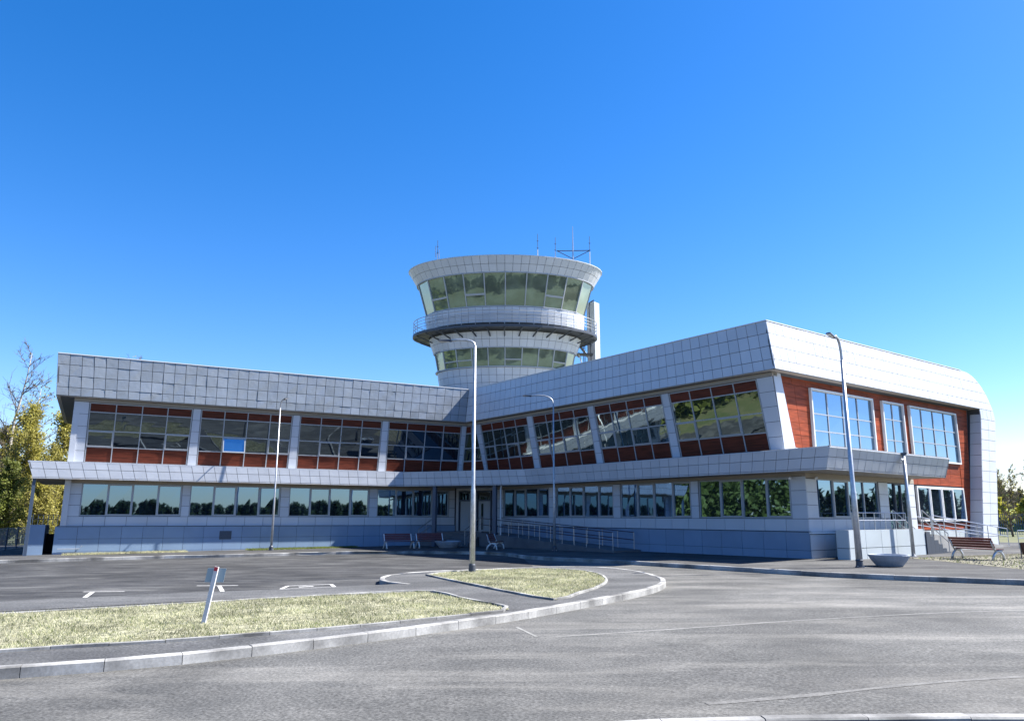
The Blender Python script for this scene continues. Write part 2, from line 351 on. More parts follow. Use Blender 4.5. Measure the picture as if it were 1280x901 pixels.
g2 = [(-2.85, 26.29), (-2.23, 27.4), (-1.15, 28.3), (.62, 28.9), (1.8, 28.6), (2.7, 27.3), (2.95, 25.4), (2.82, 23.29), (2.3, 21.3), (1.61, 19.65), (1.04, 18.4), (.02, 20.16), (-1.4, 23.09)]
tag(sheet('lawn', g1, 'turf', .166), 'long strip of dry pale lawn on the traffic island')
tag(sheet('lawn', g2, 'turf', .166), 'teardrop of dry pale lawn at the tip of the traffic island')
kerb('lawn_edging', 'thin concrete edging round the teardrop lawn', g2+[g2[0]], .08, .1, .2, .8, stone='edging_stone')
kerb('lawn_edging', 'thin concrete edging along the road side and end of the long lawn', g1[1:11], .08, .1, .2, .8, stone='edging_stone')
kerb('lawn_edging', 'thin concrete edging between the long lawn and the narrow footpath', g1[8:], .08, .1, .19, .8, stone='edging_stone')
kerb('verge_kerb', 'pale concrete kerb of the verge on the near side of the road', [(-1.5, 7.2), (1.4, 7.78), (2.9, 7.86), (5.1, 7.88), (9, 7.6), (16, 6.6)], .16, -.05, .16)
# painted marks and seams on the asphalt
rd = bpy.data.objects['road']; pk = bpy.data.objects['parking_lot']
def strip(name, a, b, wd, m, dz, par):
    a, b = Vector(a), Vector(b); d = (b-a).normalized(); n = Vector((-d.y, d.x))*wd/2
    return sheet(name, [tuple(p) for p in (a-n, b-n, b+n, a+n)], m, dz, parent=par)
strip('bay_line', (-10.95, 19.85), (-12.18, 22.86), .12, 'paint', .009, pk)
strip('bay_line', (-12.5, 22.95), (-11.3, 22.95), .10, 'paint', .0095, pk)
strip('bay_line', (-7.68, 21.15), (-9.15, 24.6), .12, 'paint', .009, pk)
strip('bay_line', (-9.9, 24.7), (-8.6, 24.7), .10, 'paint', .0095, pk)
B = [(-6.85, 23.35), (-5.4, 23.95), (-5.72, 24.9), (-6.95, 24.4)]
for i in range(4): strip('marking_line', B[i], B[(i+1) % 4], .11, 'paint', .009+.0004*i, pk)
strip('marking_line', (-6.5, 24.0), (-6.1, 24.2), .2, 'paint', .0105, pk)
def poly_strip(name, pts, wd, m, dz, par):
    P = resample(pts, .7); L = []; Rr = []
    for i, p in enumerate(P):
        d = (P[min(i+1, len(P)-1)]-P[max(i-1, 0)]).normalized(); n = Vector((-d.y, d.x))*wd/2*random.uniform(.5, 1.3)
        L.append(p+n); Rr.append(p-n)
    v = [(p.x, p.y, G(p.x)+dz) for p in L+Rr]; n = len(P)
    return mk(name, v, [(i, n+i, n+i+1, i+1) for i in range(n-1)], m, par)
poly_strip('asphalt_seam', [(.5, 13.9), (3.0, 14.79), (5.78, 15.85), (9.44, 16.92), (13, 17.4)], .07, 'dust', .002, rd)
poly_strip('asphalt_seam', [(.45, 14.0), (.1, 15.2)], .06, 'dust', .004, rd)
poly_strip('asphalt_seam', [(7.5, 21.8), (9.47, 20.0), (11.6, 17.6), (13.2, 15.9)], .06, 'dust', .003, rd)
poly_strip('asphalt_seam', [(2.2, 9.1), (3.6, 9.5), (5.3, 10.1), (8, 10.7)], .13, 'seam', .004, rd)
# strips of verge grass and gravel beside the plinth
def inpoly(x, y, P):
    c = np.zeros(len(x), bool)
    for (x0, y0), (x1, y1) in zip(P, P[1:]+P[:1]):
        k = ((y0 > y) != (y1 > y)) & (x < (x1-x0)*(y-y0)/((y1-y0) if y1 != y0 else 1e-9)+x0); c ^= k
    return c
def Lst(s0, s1, o0, o1): return [tuple(PL(s, o).xy) for s, o in ((s0, o1), (s1, o1), (s1, o0), (s0, o0))]
v1, v2 = Lst(-1.2, 5.2, .25, 1.7), Lst(8.6, 15.5, .25, 1.8)
tag(sheet('verge', v1, 'turf', .158), 'scrubby strip of dry verge at the foot of the plinth')
tag(sheet('verge', v2, 'turf', .158), 'green verge strip by the plinth under the slim lamp post')
gp = [(17.4, 34.2), (17.6, 32.8), (17.7, 26.6), (30, 20), (33, 30), (27, 38.5), (22, 34.9)]
tag(sheet('gravel_bed', gp, 'gravel', .158), 'pale gravel bed under the slatted bench beside the terminal')

def blades(name, P, count, h, m, dz, label, wd=.02, bald=0.):
    P = [tuple(p) for p in P]; a = np.array(P); lo, hi = a.min(0), a.max(0)
    x = rng.uniform(lo[0], hi[0], count*4); y = rng.uniform(lo[1], hi[1], count*4)
    k = inpoly(x, y, P); x, y = x[k], y[k]
    cl = .6*np.sin(x*2.1+np.sin(y*1.7)*1.3)*np.cos(y*2.6+x*.6)+.6*np.sin(x*7.3+1.9*np.sin(y*5.1))*np.cos(y*8.9+1.7*np.sin(x*3.7))
    k = rng.random(len(x)) < np.clip(.75+cl*.5-bald, .05, 1); x, y = x[k][:count], y[k][:count]
    n = len(x); th = rng.uniform(0, 6.28, n); hh = h*rng.uniform(.35, 1.2, n); ln = hh*rng.uniform(.2, 1.2, n); la = rng.uniform(0, 6.28, n)
    g = .0097*np.clip(x, -45, 35)-.085+dz; wv = wd*rng.uniform(.6, 1.4, n)
    v = np.empty((n, 3, 3)); v[:, 0] = np.stack([x-np.cos(th)*wv/2, y-np.sin(th)*wv/2, g], 1); v[:, 1] = np.stack([x+np.cos(th)*wv/2, y+np.sin(th)*wv/2, g], 1)
    v[:, 2] = np.stack([x+np.cos(la)*ln, y+np.sin(la)*ln, g+hh], 1)
    me = bpy.data.meshes.new(name); me.from_pydata(v.reshape(-1, 3).tolist(), [], np.arange(3*n).reshape(-1, 3).tolist()); me.materials.append(MT[m])
    o = bpy.data.objects.new(name, me); col.objects.link(o); o['kind'] = 'stuff'; o['label'] = label; o['category'] = 'grass'; return o
g1n = [p for p in g1 if p[0] > -14.1]
blades('grass', g1n, 46000, .055, 'blade', .166, 'pale dry grass on the long island lawn', .016, .12)
blades('grass', g1n, 11000, .06, 'blade2', .166, 'green tufts among the dry grass of the long island lawn', .016, .45)
blades('grass', g2, 26000, .06, 'blade', .166, 'pale dry grass on the teardrop lawn', .016, .12)
blades('grass', g2, 3500, .07, 'blade2', .166, 'green tufts among the dry grass of the teardrop lawn', .016, .45)
blades('grass', v1, 5000, .10, 'blade', .158, 'dry grass in the verge at the foot of the plinth', .03)
blades('grass', v2, 6000, .10, 'blade2', .158, 'green grass in the verge under the slim lamp post', .03)
def chips(name, P, count, label):
    P = [tuple(p) for p in P]; a = np.array(P); lo, hi = a.min(0), a.max(0); b = MB(); k = 0
    while k < count:
        x, y = random.uniform(lo[0], hi[0]), random.uniform(lo[1], hi[1])
        if not inpoly(np.array([x]), np.array([y]), P)[0]: continue
        r = random.uniform(.015, .05); z = G(x)+.158; i = len(b.v); t0 = random.uniform(0, 6)
        b.v += [(x+r*math.cos(t0+q*2.1), y+r*math.sin(t0+q*2.1), z) for q in range(3)]+[(x, y, z+r*random.uniform(.5, 1))]
        b.f += [(i, i+1, i+3), (i+1, i+2, i+3), (i+2, i, i+3)]; k += 1
    o = b.build(name, 'stone'); o['kind'] = 'stuff'; o['label'] = label; o['category'] = 'gravel'
chips('gravel', gp, 5000, 'loose stone chips scattered over the gravel bed')
blades('grass', gp, 2500, .09, 'blade2', .158, 'sparse weeds growing through the gravel bed', .03)

# ------------------------------------------------------------------ terminal building
T = empty('terminal_building', (-3, 58, .0)); 
tag(T, 'two storey terminal with pale metal cladding, red panels and two angled wings', 'building')
sL0, sIN, sOUT = -1.5, (lambda z: 49.35+.27*z), (lambda z: 51.45+.27*z)
def ring(z, oL, oR, oC, oF, sl=sL0, back=-14, valley=False):
    zz = Z*z
    r = [PL(sl, oL, z)]
    if valley: r += [LR(oL, z), LR(oL, z)+uR*-.001]
    else:
        a = isect(PL(0, oL), uL, PC(0, oC), uC); b = isect(PC(0, oC), uC, PR(0, oR), uR); r += [a+zz, b+zz]
    r += [RF(oR, oF, z), PF(51, oF, z), PF(51, oF, z)+uR*34, PL(26, back, z), PL(sl, back, z)]
    return r
def loft(rings, name, m, parent, cap=True):
    v = []; f = []; n = len(rings[0])
    for r in rings: v += [tuple(p) for p in r]
    for k in range(len(rings)-1):
        for j in range(n):
            a, b = k*n+j, k*n+(j+1) % n; f.append((a, b, b+n, a+n))
    if cap: f += [tuple(range(n))[::-1]]
    return mk(name, v, f, m, parent)
core = loft([ring(-.4, -.25, -.25, -.25, .2), ring(4.0, -.25, -.25, -.25, .2), ring(4.8, .0, .0, -.5, .2), ring(8.5, .4, .4, -.45, .2), ring(8.6, .9, .9, 0, .5, -2.2, valley=True), ring(8.7, 1.1, 1.1, 0, .82, -2.35, valley=True), ring(10.99, .92, .92, 0, .36, -2.4, valley=True)], 'wall', 'joint', T)
rr = ring(10.995, .92, .92, 0, .36, -2.4, valley=True); mk('roof', rr, [tuple(range(len(rr)))], 'roof', T)
# ---- parapets
def parapet(q, out, nu, name='parapet', m='panel', stuff=None, us=None, jit=.004):
    n = nrm(q, out); b = MB().slab(*q, n, -.10, -.045).build(name, 'joint', T)
    L = (V(q[3])-V(q[0])).length
    vs = [0, .2, .47, .74, 1.0]
    grid('parapet_panel', b, q, us or fr(nu), vs, out, m, gap=.026, t=.04, jit=jit, stuff=stuff); return b
LRt = isect(PL(0, 1.26), uL, PR(0, 1.0), uR)+Z*zPT
qL = [PL(-2.42, 1.2, zPB), LR(1.2, zPB), LRt, PL(-2.58, 1.26, zPT)]
parapet(qL, nL, 42, m='panel_rippled_shaded', jit=.016)
qR = [LR(1.2, zPB), RF(1.2, .92, zPB), RF(1.0, .46, zPT), LRt]
parapet(qR, nR, 44, stuff=lambda i, j: i < 26)
SF = 50.6
qF = [RF(1.2, .92, zPB), PF(SF, .92, zPB), PF(SF, .46, zPT), RF(1.0, .46, zPT)]
nFc = 33
parapet(qF, nF, nFc, stuff=lambda i, j: i >= 16)
qLe = [PL(-2.42, -14, zPB), PL(-2.42, 1.2, zPB), PL(-2.58, 1.26, zPT), PL(-2.58, -14, zPT)]
parapet(qLe, -uL, 24, stuff=lambda i, j: True)
# rounded end of the frame: grid of panels clipped by the curve
def outer_curve():
    pts = [(SF, 11.04)]
    for k in range(0, 11):
        a = R(90-k*7.6); pts.append((50.95+2.55*math.cos(a)+.12*math.sin(math.pi*k/10), 8.5+2.54*math.sin(a)))
    pts.append((sOUT(8.0), 8.0)); return pts
oc = outer_curve()
def clip(poly, cl):
    for (x0, y0), (x1, y1) in zip(cl, cl[1:]+cl[:1]):
        out = []
        ins = lambda p: (x1-x0)*(p[1]-y0)-(y1-y0)*(p[0]-x0) <= 1e-9
        for a, b in zip(poly, poly[1:]+poly[:1]):
            ia, ib = ins(a), ins(b)
            if ia: out.append(a)
            if ia != ib:
                d1 = (x1-x0)*(a[1]-y0)-(y1-y0)*(a[0]-x0); d2 = (x1-x0)*(b[1]-y0)-(y1-y0)*(b[0]-x0); t = d1/(d1-d2)
                out.append((a[0]+(b[0]-a[0])*t, a[1]+(b[1]-a[1])*t))
        poly = out
        if len(poly) < 3: return []
    return poly
def offF(z): return .92+(.46-.92)*(z-zPB)/(zPT-zPB) if z > zPB else .92+.12*min(1, (zPB-z)/3)
clipreg = oc+[(sIN(8.0), 8.0), (SF, 8.65)]
def prismF(poly, o_in, t, name, m, parent):
    n = len(poly); v = [tuple(PF(s, offF(z)-.0+o_in, z)) for s, z in poly]+[tuple(PF(s, offF(z)+o_in-t, z)) for s, z in poly]
    f = [tuple(range(n)), tuple(range(2*n-1, n-1, -1))]+[(i, n+i, n+(i+1) % n, (i+1) % n) for i in range(n)]
    return mk(name, v, f, m, parent)
pe = prismF([(SF, 8.65)]+oc+[(sIN(8.0), 8.0), (sIN(8.4)-.05, 8.5), (51.35, 8.65)], -.045, .8, 'parapet', 'joint', T)
cw = (SF-30.3)/nFc; hs_ = [8.0, 8.65]+[8.65+(zPT-8.65)*k for k in (.2, .47, .74, 1.0)]
creg = [(SF, 8.65)]+oc
for i in range(6):
    for j in range(5):
        s0, s1 = SF+i*cw+.013, SF+(i+1)*cw-.013; z0, z1 = hs_[j]+.013, hs_[j+1]-.013
        cell = [(s0, z0), (s1, z0), (s1, z1), (s0, z1)]
        reg = oc+[(51.48, 8.0), (51.48, 8.65), (SF, 8.65)] if False else (oc+[(SF, 8.0)])
        if j == 0: cell = [(max(s0, 51.52), z0), (max(s1, 51.52), z0), (max(s1, 51.52), z1), (max(s0, 51.52), z1)]
        if cell[1][0]-cell[0][0] < .05: continue
        c = clip(cell, reg)
        if len(c) >= 3: prismF(c, 0, .04, 'parapet_panel', 'panel', pe)
# end wall that the frame turns down into, leaning outwards
b = MB(); zz = [-.3, 4, 8.0]
for z0, z1 in zip(zz, zz[1:]):
    b.hexa([PF(sIN(z0), offF(z0)-.05, z0), PF(sOUT(z0)-.03, offF(z0)-.05, z0), PF(sOUT(z0)-.03, -30, z0), PF(sIN(z0), -30, z0), PF(sIN(z1), offF(z1)-.05, z1), PF(sOUT(z1)-.03, offF(z1)-.05, z1), PF(sOUT(z1)-.03, -30, z1), PF(sIN(z1), -30, z1)])
ew = b.build('end_wall', 'joint', T)
b = MB(); prev = None
for (s0, z0), (s1, z1) in zip(oc, oc[1:]):
    b.hexa([PF(s0, offF(z0)-.06, z0-.02), PF(s1, offF(z1)-.06, z1-.02), PF(s1, -30, z1-.02), PF(s0, -30, z0-.02), PF(s0, offF(z0)-.06, z0), PF(s1, offF(z1)-.06, z1), PF(s1, -30, z1), PF(s0, -30, z0)])
b.build('roof_edge', 'white', T)
grid('wall_panel', ew, [PF(sIN(.25), offF(.25), .25), PF(sOUT(.25), offF(.25), .25), PF(sOUT(8.0), offF(8), 8.0), PF(sIN(8.0)+.0, offF(8), 8.0)], fr(2), fr(12), nF, 'panel', t=.04)
grid('wall_panel', ew, [PF(sIN(.25), .3, .25), PF(sIN(.25), offF(.25), .25), PF(sIN(8.5)-.05, offF(8), 8.5), PF(sIN(8.5)-.05, .3, 8.5)], fr(1), fr(12), -uF, 'panel', t=.03)
grid('wall_panel', ew, [PF(sOUT(.25)+.0, -6, .25), PF(sOUT(.25), offF(.25), .25), PF(sOUT(8), offF(8), 8), PF(sOUT(8), -6, 8)], fr(6), fr(8), uF, 'panel', t=.03)
# coping along the parapet top
b = MB()
for a, c, n_, o_ in ((qL[3], qL[2], nL, 0), (qR[3], qR[2], nR, .001), (qF[3], qF[2], nF, .002)):
    a, c = V(a), V(c); q = [a+n_*.03-Z*.01, c+n_*.03-Z*.01, c-n_*.35-Z*.01, a-n_*.35-Z*.01]
    b.hexa([p+Z*o_ for p in q]+[p+Z*(.045+o_) for p in q])
b.build('coping', 'white', T)
# soffits under the parapets
b = MB()
for q in ([PL(-2.42, 1.17, 0), LR(1.17, 0), LR(.3, 0), PL(-1.4, .3, 0)], [LR(1.17, 0), RF(1.17, .89, 0), RF(.3, .2, 0), LR(.3, 0)], [RF(1.17, .89, 0), PF(51.4, .89, 0), PF(51.4, .15, 0), RF(.3, .15, 0)], [PL(-2.42, 1.17, 0), PL(-1.35, .9, 0), PL(-1.35, -14, 0), PL(-2.42, -14, 0)]):
    q = [V(p) for p in q]; b.hexa([p+Z*(zPB-.035) for p in q]+[p+Z*(zPB+.0) for p in q])
b.build('soffit', 'soffit', T)

# ---- windows
def window_slant(P, s_list, rows, offs, glassm, sash=(), out=None, openp=None, par=None, dirn=1):
    """curtain window: 4 columns, red panel rows at top and bottom; s_list bottom and top s edges"""
    (sb0, sb1), (st0, st1) = s_list; ob, ot = offs
    q = [P(sb0, ob, zUB), P(sb1, ob, zUB), P(st1, ot, zUT), P(st0, ot, zUT)]
    n = nrm(q, out); n4 = 4
    b = MB().slab(*q, n, -.16, -.13); wroot = b.build('window', 'dark', T)
    H_ = (V(q[3])-V(q[0])).length; Wd = (V(q[1])-V(q[0])).length
    fw_, fv = .055/Wd, .055/H_
    fb = MB()
    for i in range(n4+1):
        u = i/n4; u0, u1 = max(0, u-fw_/2), min(1, u+fw_/2)
        if i == 0: u1 = fw_
        if i == n4: u0 = 1-fw_
        fb.slab(bil(q, u0, 0), bil(q, u1, 0), bil(q, u1, 1), bil(q, u0, 1), n, -.11, -.02)
    for v in rows:
        v0, v1 = max(0, v-fv/2), min(1, v+fv/2)
        if v == 0: v1 = fv
        if v == 1: v0 = 1-fv
        fb.slab(bil(q, 0, v0), bil(q, 1, v0), bil(q, 1, v1), bil(q, 0, v1), n, -.11, -.023)
    fb.build('frame', 'frame', wroot)
    for i in range(n4):
        for j in range(4):
            u0, u1, v0, v1 = i/n4+fw_*.4, (i+1)/n4-fw_*.4, rows[j]+fv*.4, rows[j+1]-fv*.4
            c = [bil(q, u0, v0), bil(q, u1, v0), bil(q, u1, v1), bil(q, u0, v1)]
            if j in (0, 3):
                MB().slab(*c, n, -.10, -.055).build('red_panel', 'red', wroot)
            else:
                jj = [random.uniform(-.004, .004) for _ in range(4)]
                if (i, j) in sash:
                    sb = MB(); e = .06/(V(c[1])-V(c[0])).length; e2 = .06/(V(c[3])-V(c[0])).length; cc = c
                    if openp == (i, j): cc = [c[0]+n*.3, c[1]+n*.3, c[2], c[3]]
                    nn = nrm(cc, out)
                    for (a0, a1, b0, b1, t) in ((0, e, 0, 1, 0), (1-e, 1, 0, 1, 0), (e, 1-e, 0, e2, .002), (e, 1-e, 1-e2, 1, .002)):
                        sb.slab(bil(cc, a0, b0), bil(cc, a1, b0), bil(cc, a1, b1), bil(cc, a0, b1), nn, -.08, .006-t)
                    sb.build('sash', 'frame', wroot)
                    c = [bil(cc, e, e2), bil(cc, 1-e, e2), bil(cc, 1-e, 1-e2), bil(cc, e, 1-e2)]
                    n2 = nn
                else: n2 = n
                pts = [p-n2*.08 for p in c]+[p+n2*(-.06+x) for p, x in zip(c, jj)]
                MB().hexa(pts).build('pane', 'glassF' if openp == (i, j) else glassm, wroot)  # open sash gets bluer, shinier glass to paint in a brighter sky reflection
ROWS = [0, .265, .535, .845, 1]
Lw = [(-.68, 4.82), (5.37, 10.88), (11.44, 16.97), (17.52, 23.0)]
sashL = [((0, 1), (3, 1)), ((1, 1), (3, 1)), ((1, 1), (3, 1)), ((1, 1), (3, 1))]
for k, (a, c) in enumerate(Lw): window_slant(PL, ((a, c), (a-.03, c+.04)), ROWS, (.27, .8), 'glassU', sashL[k], nL, (1, 1) if k == 1 else None)
Rw = [(44.05, 38.72), (38.12, 32.83), (32.28, 27.02), (26.45, 21.05)]
for k, (a, c) in enumerate(Rw): window_slant(PR, ((a, c), (a+.25, c+.2)), ROWS, (.27, .8), 'glassR', ((0, 1), (2, 1)), nR)
# corner bay between the wings
cq = [PL(23.2, .27, zUB), PR(44.25, .27, zUB), PR(44.9, .72, zUT), PL(23.35, .72, zUT)]
n = nrm(cq, nC); cb = MB().slab(*cq, n, -.3, -.2).build('window', 'dark', T)
fb = MB()
for u0, u1 in ((0, .07), (.47, .53), (.93, 1)): fb.slab(bil(cq, u0, 0), bil(cq, u1, 0), bil(cq, u1, 1), bil(cq, u0, 1), n, -.18, -.05)
for v in ROWS: fb.slab(bil(cq, 0, max(0, v-.01)), bil(cq, 1, max(0, v-.01)), bil(cq, 1, min(1, v+.01)), bil(cq, 0, min(1, v+.01)), n, -.18, -.054)
fb.build('frame', 'frame', cb)
for i in range(2):
    for j in range(4):
        u0, u1 = (.07, .47) if i == 0 else (.53, .93); c = [bil(cq, u0, ROWS[j]), bil(cq, u1, ROWS[j]), bil(cq, u1, ROWS[j+1]), bil(cq, u0, ROWS[j+1])]
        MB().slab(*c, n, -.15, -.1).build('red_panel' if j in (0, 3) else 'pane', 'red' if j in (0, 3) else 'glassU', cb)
# piers between the slanted windows
def pier(P, a, c, at, ct, out, rows=5):
    q = [P(a, .27, zCT), P(c, .27, zCT), P(ct, .8, zUT+.02), P(at, .8, zUT+.02)]
    n = nrm(q, out); b = MB().slab(*q, n, -.3, -.035).build('pier', 'joint', T)
    grid('pier_panel', b, q, fr(1), fr(rows), out, 'panel', gap=.02, t=.034)
e = .02
pier(PL, sL0, Lw[0][0]-e, sL0+.0, Lw[0][0]-.03-e, nL)
for k in range(3): pier(PL, Lw[k][1]+e, Lw[k+1][0]-e, Lw[k][1]+.04+e, Lw[k+1][0]-.03-e, nL)
pier(PL, Lw[3][1]+e, 23.3, Lw[3][1]+.04+e, 23.42, nL)
pier(PR, 44.38, Rw[0][0]+e, 45.0, Rw[0][0]+.25+e, nR)
for k in range(3): pier(PR, Rw[k][1]-e, Rw[k+1][0]+e, Rw[k][1]+.2-e, Rw[k+1][0]+.25+e, nR)
pier(PR, Rw[3][1]-e, 20.34, Rw[3][1]+.2-e, 20.36, nR)
# lintel bands over the slanted windows
b = MB()
for A, Bp, n_ in ((PL(sL0, .86), LR(.86, 0), nL), (LR(.86, 0), RF(.86, .5, 0), nR)):
    b.slab(A+Z*(zUT+.03), Bp+Z*(zUT+.03), Bp+Z*(zPB-.04), A+Z*(zPB-.04), n_, -.4, 0)
b.build('lintel', 'soffit', T)
# left end wall of the left wing
lw = MB().hexa([PL(sL0, -14, 0), PL(sL0, -.02, 0), PL(sL0+.3, -.02, 0), PL(sL0+.3, -14, 0), PL(sL0, -14, 8.6), PL(sL0, .75, 8.6), PL(sL0+.3, .75, 8.6), PL(sL0+.3, -14, 8.6)]).build('side_wall', 'panel', T)

# ---- ground floor walls
def flat_window(P, s0, s1, z0, z1, out, glassm, npane=4, off=0., sash=(1, 3), fm='frame', fr_w=.06):
    q = [P(s0, off, z0), P(s1, off, z0), P(s1, off, z1), P(s0, off, z1)]; n = nrm(q, out)
    wr = MB().slab(*q, n, -.2, -.17).build('window', 'dark', T)
    Wd, H_ = abs(s1-s0), z1-z0; fu, fv = fr_w/Wd, fr_w/H_
    fb = MB(); ed = [0]+[i/npane for i in range(1, npane)]+[1]
    for i, u in enumerate(ed):
        u0, u1 = max(0, u-fu/2), min(1, u+fu/2)
        if i == 0: u1 = fu
        if i == npane: u0 = 1-fu
        fb.slab(bil(q, u0, 0), bil(q, u1, 0), bil(q, u1, 1), bil(q, u0, 1), n, -.16, -.05)
    for v0, v1 in ((0, fv), (1-fv, 1)): fb.slab(bil(q, 0, v0), bil(q, 1, v0), bil(q, 1, v1), bil(q, 0, v1), n, -.16, -.053)
    fb.build('frame', fm, wr)
    for i in range(npane):
        c = [bil(q, ed[i]+fu*.4, fv*.8), bil(q, ed[i+1]-fu*.4, fv*.8), bil(q, ed[i+1]-fu*.4, 1-fv*.8), bil(q, ed[i]+fu*.4, 1-fv*.8)]
        if i in sash:
            sb = MB(); e1 = .07/(Wd/npane); e2 = .07/H_
            for (a0, a1, b0, b1, t) in ((0, e1, 0, 1, 0), (1-e1, 1, 0, 1, 0), (e1, 1-e1, 0, e2, .002), (e1, 1-e1, 1-e2, 1, .002)):
                sb.slab(bil(c, a0, b0), bil(c, a1, b0), bil(c, a1, b1), bil(c, a0, b1), n, -.14, -.03-t)
            sb.build('sash', fm, wr); c = [bil(c, e1, e2), bil(c, 1-e1, e2), bil(c, 1-e1, 1-e2), bil(c, e1, 1-e2)]
        jj = [random.uniform(-.003, .003) for _ in range(4)]
        MB().hexa([p-n*.13 for p in c]+[p+n*(-.10+x) for p, x in zip(c, jj)]).build('pane', glassm, wr)
    return wr
def wallrect(P, s0, s1, z0, z1, out, nu, nv, parent, m='panel', off=0., name='wall_panel'):
    grid(name, parent, [P(s0, off, z0), P(s1, off, z0), P(s1, off, z1), P(s0, off, z1)], fr(nu), fr(nv), out, m, gap=.02, t=.03)
def ground_floor(P, wins, s_start, s_end, out, glassm):
    q = [P(s_start, 0, 0), P(s_end, 0, 0), P(s_end, 0, zCB), P(s_start, 0, zCB)]; n = nrm(q, out)
    wl_ = MB().slab(P(s_start, 0, .2), P(s_end+(.06 if s_end < s_start else 0), 0, .2), P(s_end+(.06 if s_end < s_start else 0), 0, zSill), P(s_start, 0, zSill), n, -.24, -.035).build('wall', 'joint', T)
    edges = [s_start]+[e for w_ in wins for e in w_]+[s_end]
    wallrect(P, s_start, s_end, zP, zSill-.02, out, max(1, round(abs(s_end-s_start)/1.13)), 1, wl_)
    for i in range(0, len(edges), 2):
        a, c = edges[i], edges[i+1]
        c_ = c+.06 if (i == len(edges)-2 and s_end < s_start) else c
        pb = MB().slab(P(a, 0, zSill), P(c_, 0, zSill), P(c_, 0, zCB), P(a, 0, zCB), n, -.24, -.035).build('pier', 'joint', T)
        wallrect(P, a, c, zSill-.02, zW+.02, out, 1, 3, pb, name='pier_panel')
    MB().slab(P(s_start, 0, zW+.03), P(s_end, 0, zW+.03), P(s_end, 0, zCB+.1), P(s_start, 0, zCB+.1), n, -.2, .012).build('lintel', 'soffit', T)
    for a, c in wins: flat_window(P, a, c, zSill, zW+.02, out, glassm)
ground_floor(PL, [(-.62, 4.74), (5.2, 10.62), (11.18, 16.56), (17.12, 22.5)], sL0, 22.95, nL, 'glassL')
ground_floor(PR, [(42.55, 37.62), (36.97, 31.84), (31.28, 26.15), (25.66, 20.34)], 43.4, 19.55, nR, 'glassL')
# plinths
def plinth(P, s0, s1, out, nu, m='plinth', off=.12, rows=2, zb=-.45):
    q = [P(s0, off, zb), P(s1, off, zb), P(s1, off, zP), P(s0, off, zP)]; n = nrm(q, out)
    b = MB().slab(*q, n, -.36, -.035).build('plinth', 'joint', T)
    grid('plinth_panel', b, q, fr(nu), [0, .22, .62, 1] if rows == 3 else [0, .55, 1], out, m, gap=.016, t=.03)
    MB().slab(P(s0, off, zP), P(s1, off, zP), P(s1, off, zP+.03), P(s0, off, zP+.03), n, -.12, .03).build('flashing', 'bluegrey', b)
    return b
pl = plinth(PL, -1.72, 22.95, nL, 22, rows=3)
plinth(PR, 43.4, 19.47, nR, 20)
MB().slab(PL(-1.72, .12, -.45), PL(-1.72, -13.5, -.45), PL(-1.72, -13.5, zP), PL(-1.72, .12, zP), -uL, -.2, 0).build('plinth', 'plinth', T)
gq = [PL(7.05, .14, .55), PL(7.75, .14, .55), PL(7.75, .14, 1.05), PL(7.05, .14, 1.05)]
gr = MB().slab(*gq, nL, -.02, .0).build('vent_grille', 'darkmetal', T); sl = MB()
for k in range(7): sl.slab(bil(gq, .05, .06+k*.13), bil(gq, .95, .06+k*.13), bil(gq, .95, .12+k*.13), bil(gq, .05, .12+k*.13), nL, 0, .015)
sl.build('louvre', 'bluegrey', gr)
# white waste pipe along the plinth foot
MB().tube([PL(-1.5, .2, .12), PL(-.4, .2, .12), PL(-.3, .2, .3)], .02, 6).build('pipe', 'steel', T)

# ---- canopy band between the storeys
cbt = [PL(-3.03, -9), PL(-3.03, 1.19), PL(18.58, 1.19), PR(38.27, 1.19), RF(1.19, 3.03, 0), PF(41.0, 3.03), PF(41.0, .25)]
ctp = [PL(-3.35, -9), PL(-3.35, 1.24)]
cd = (cbt[3]-cbt[2]).normalized(); cn = Vector((cd.y, -cd.x, 0)); cn = cn if cn.y < 0 else -cn
ctp += [isect(PL(0, 1.24), uL, cbt[2]+cn*.12, cd), isect(PR(0, 1.4), uR, cbt[2]+cn*.12, cd), RF(1.4, 3.39, 0), PF(40.85, 3.39), PF(40.85, .25)]
cin = [PL(sL0, -9), PL(sL0, -.1), PC(0, -.1), PC(LC, -.1), RF(-.1, 1.17, 0), PF(41.0, 1.17), PF(41.0, .25)]
cit = [PL(sL0, -9), PL(sL0, .2), PL(23.2, .2), PR(44.3, .2), RF(.2, .3, 0), PF(41.0, .3), PF(40.85, .25)]
sb = MB(); tb = MB()
for k in range(5):
    q = [cbt[k]+Z*zCB, cbt[k+1]+Z*zCB, cin[k+1]+Z*zCB, cin[k]+Z*zCB]; sb.hexa(q+[p+Z*.03 for p in q])
    q = [ctp[k]+Z*(zCT-.03), ctp[k+1]+Z*(zCT-.03), cit[k+1]+Z*(zCT+.0), cit[k]+Z*(zCT+.0)]; tb.hexa([p-Z*.03 for p in q]+q)
sb.build('soffit', 'soffit', T); tb.build('canopy_roof', 'panel', T)
outs = [-uL, nL, cn, nR, nF, uF]
ncol = [13, 34, 15, 33, 18, 4]
for k in range(6):
    q = [cbt[k]+Z*zCB, cbt[k+1]+Z*zCB, ctp[k+1]+Z*zCT, ctp[k]+Z*zCT]
    nn = nrm(q, outs[k]); bk = MB().slab(*q, nn, -.08, -.035).build('canopy', 'joint', T)
    grid('canopy_panel', bk, q, fr(ncol[k]), [0, .07, .55, 1], outs[k], 'panel', gap=.022, t=.032, jit=.003, stuff=lambda i, j: j == 0)
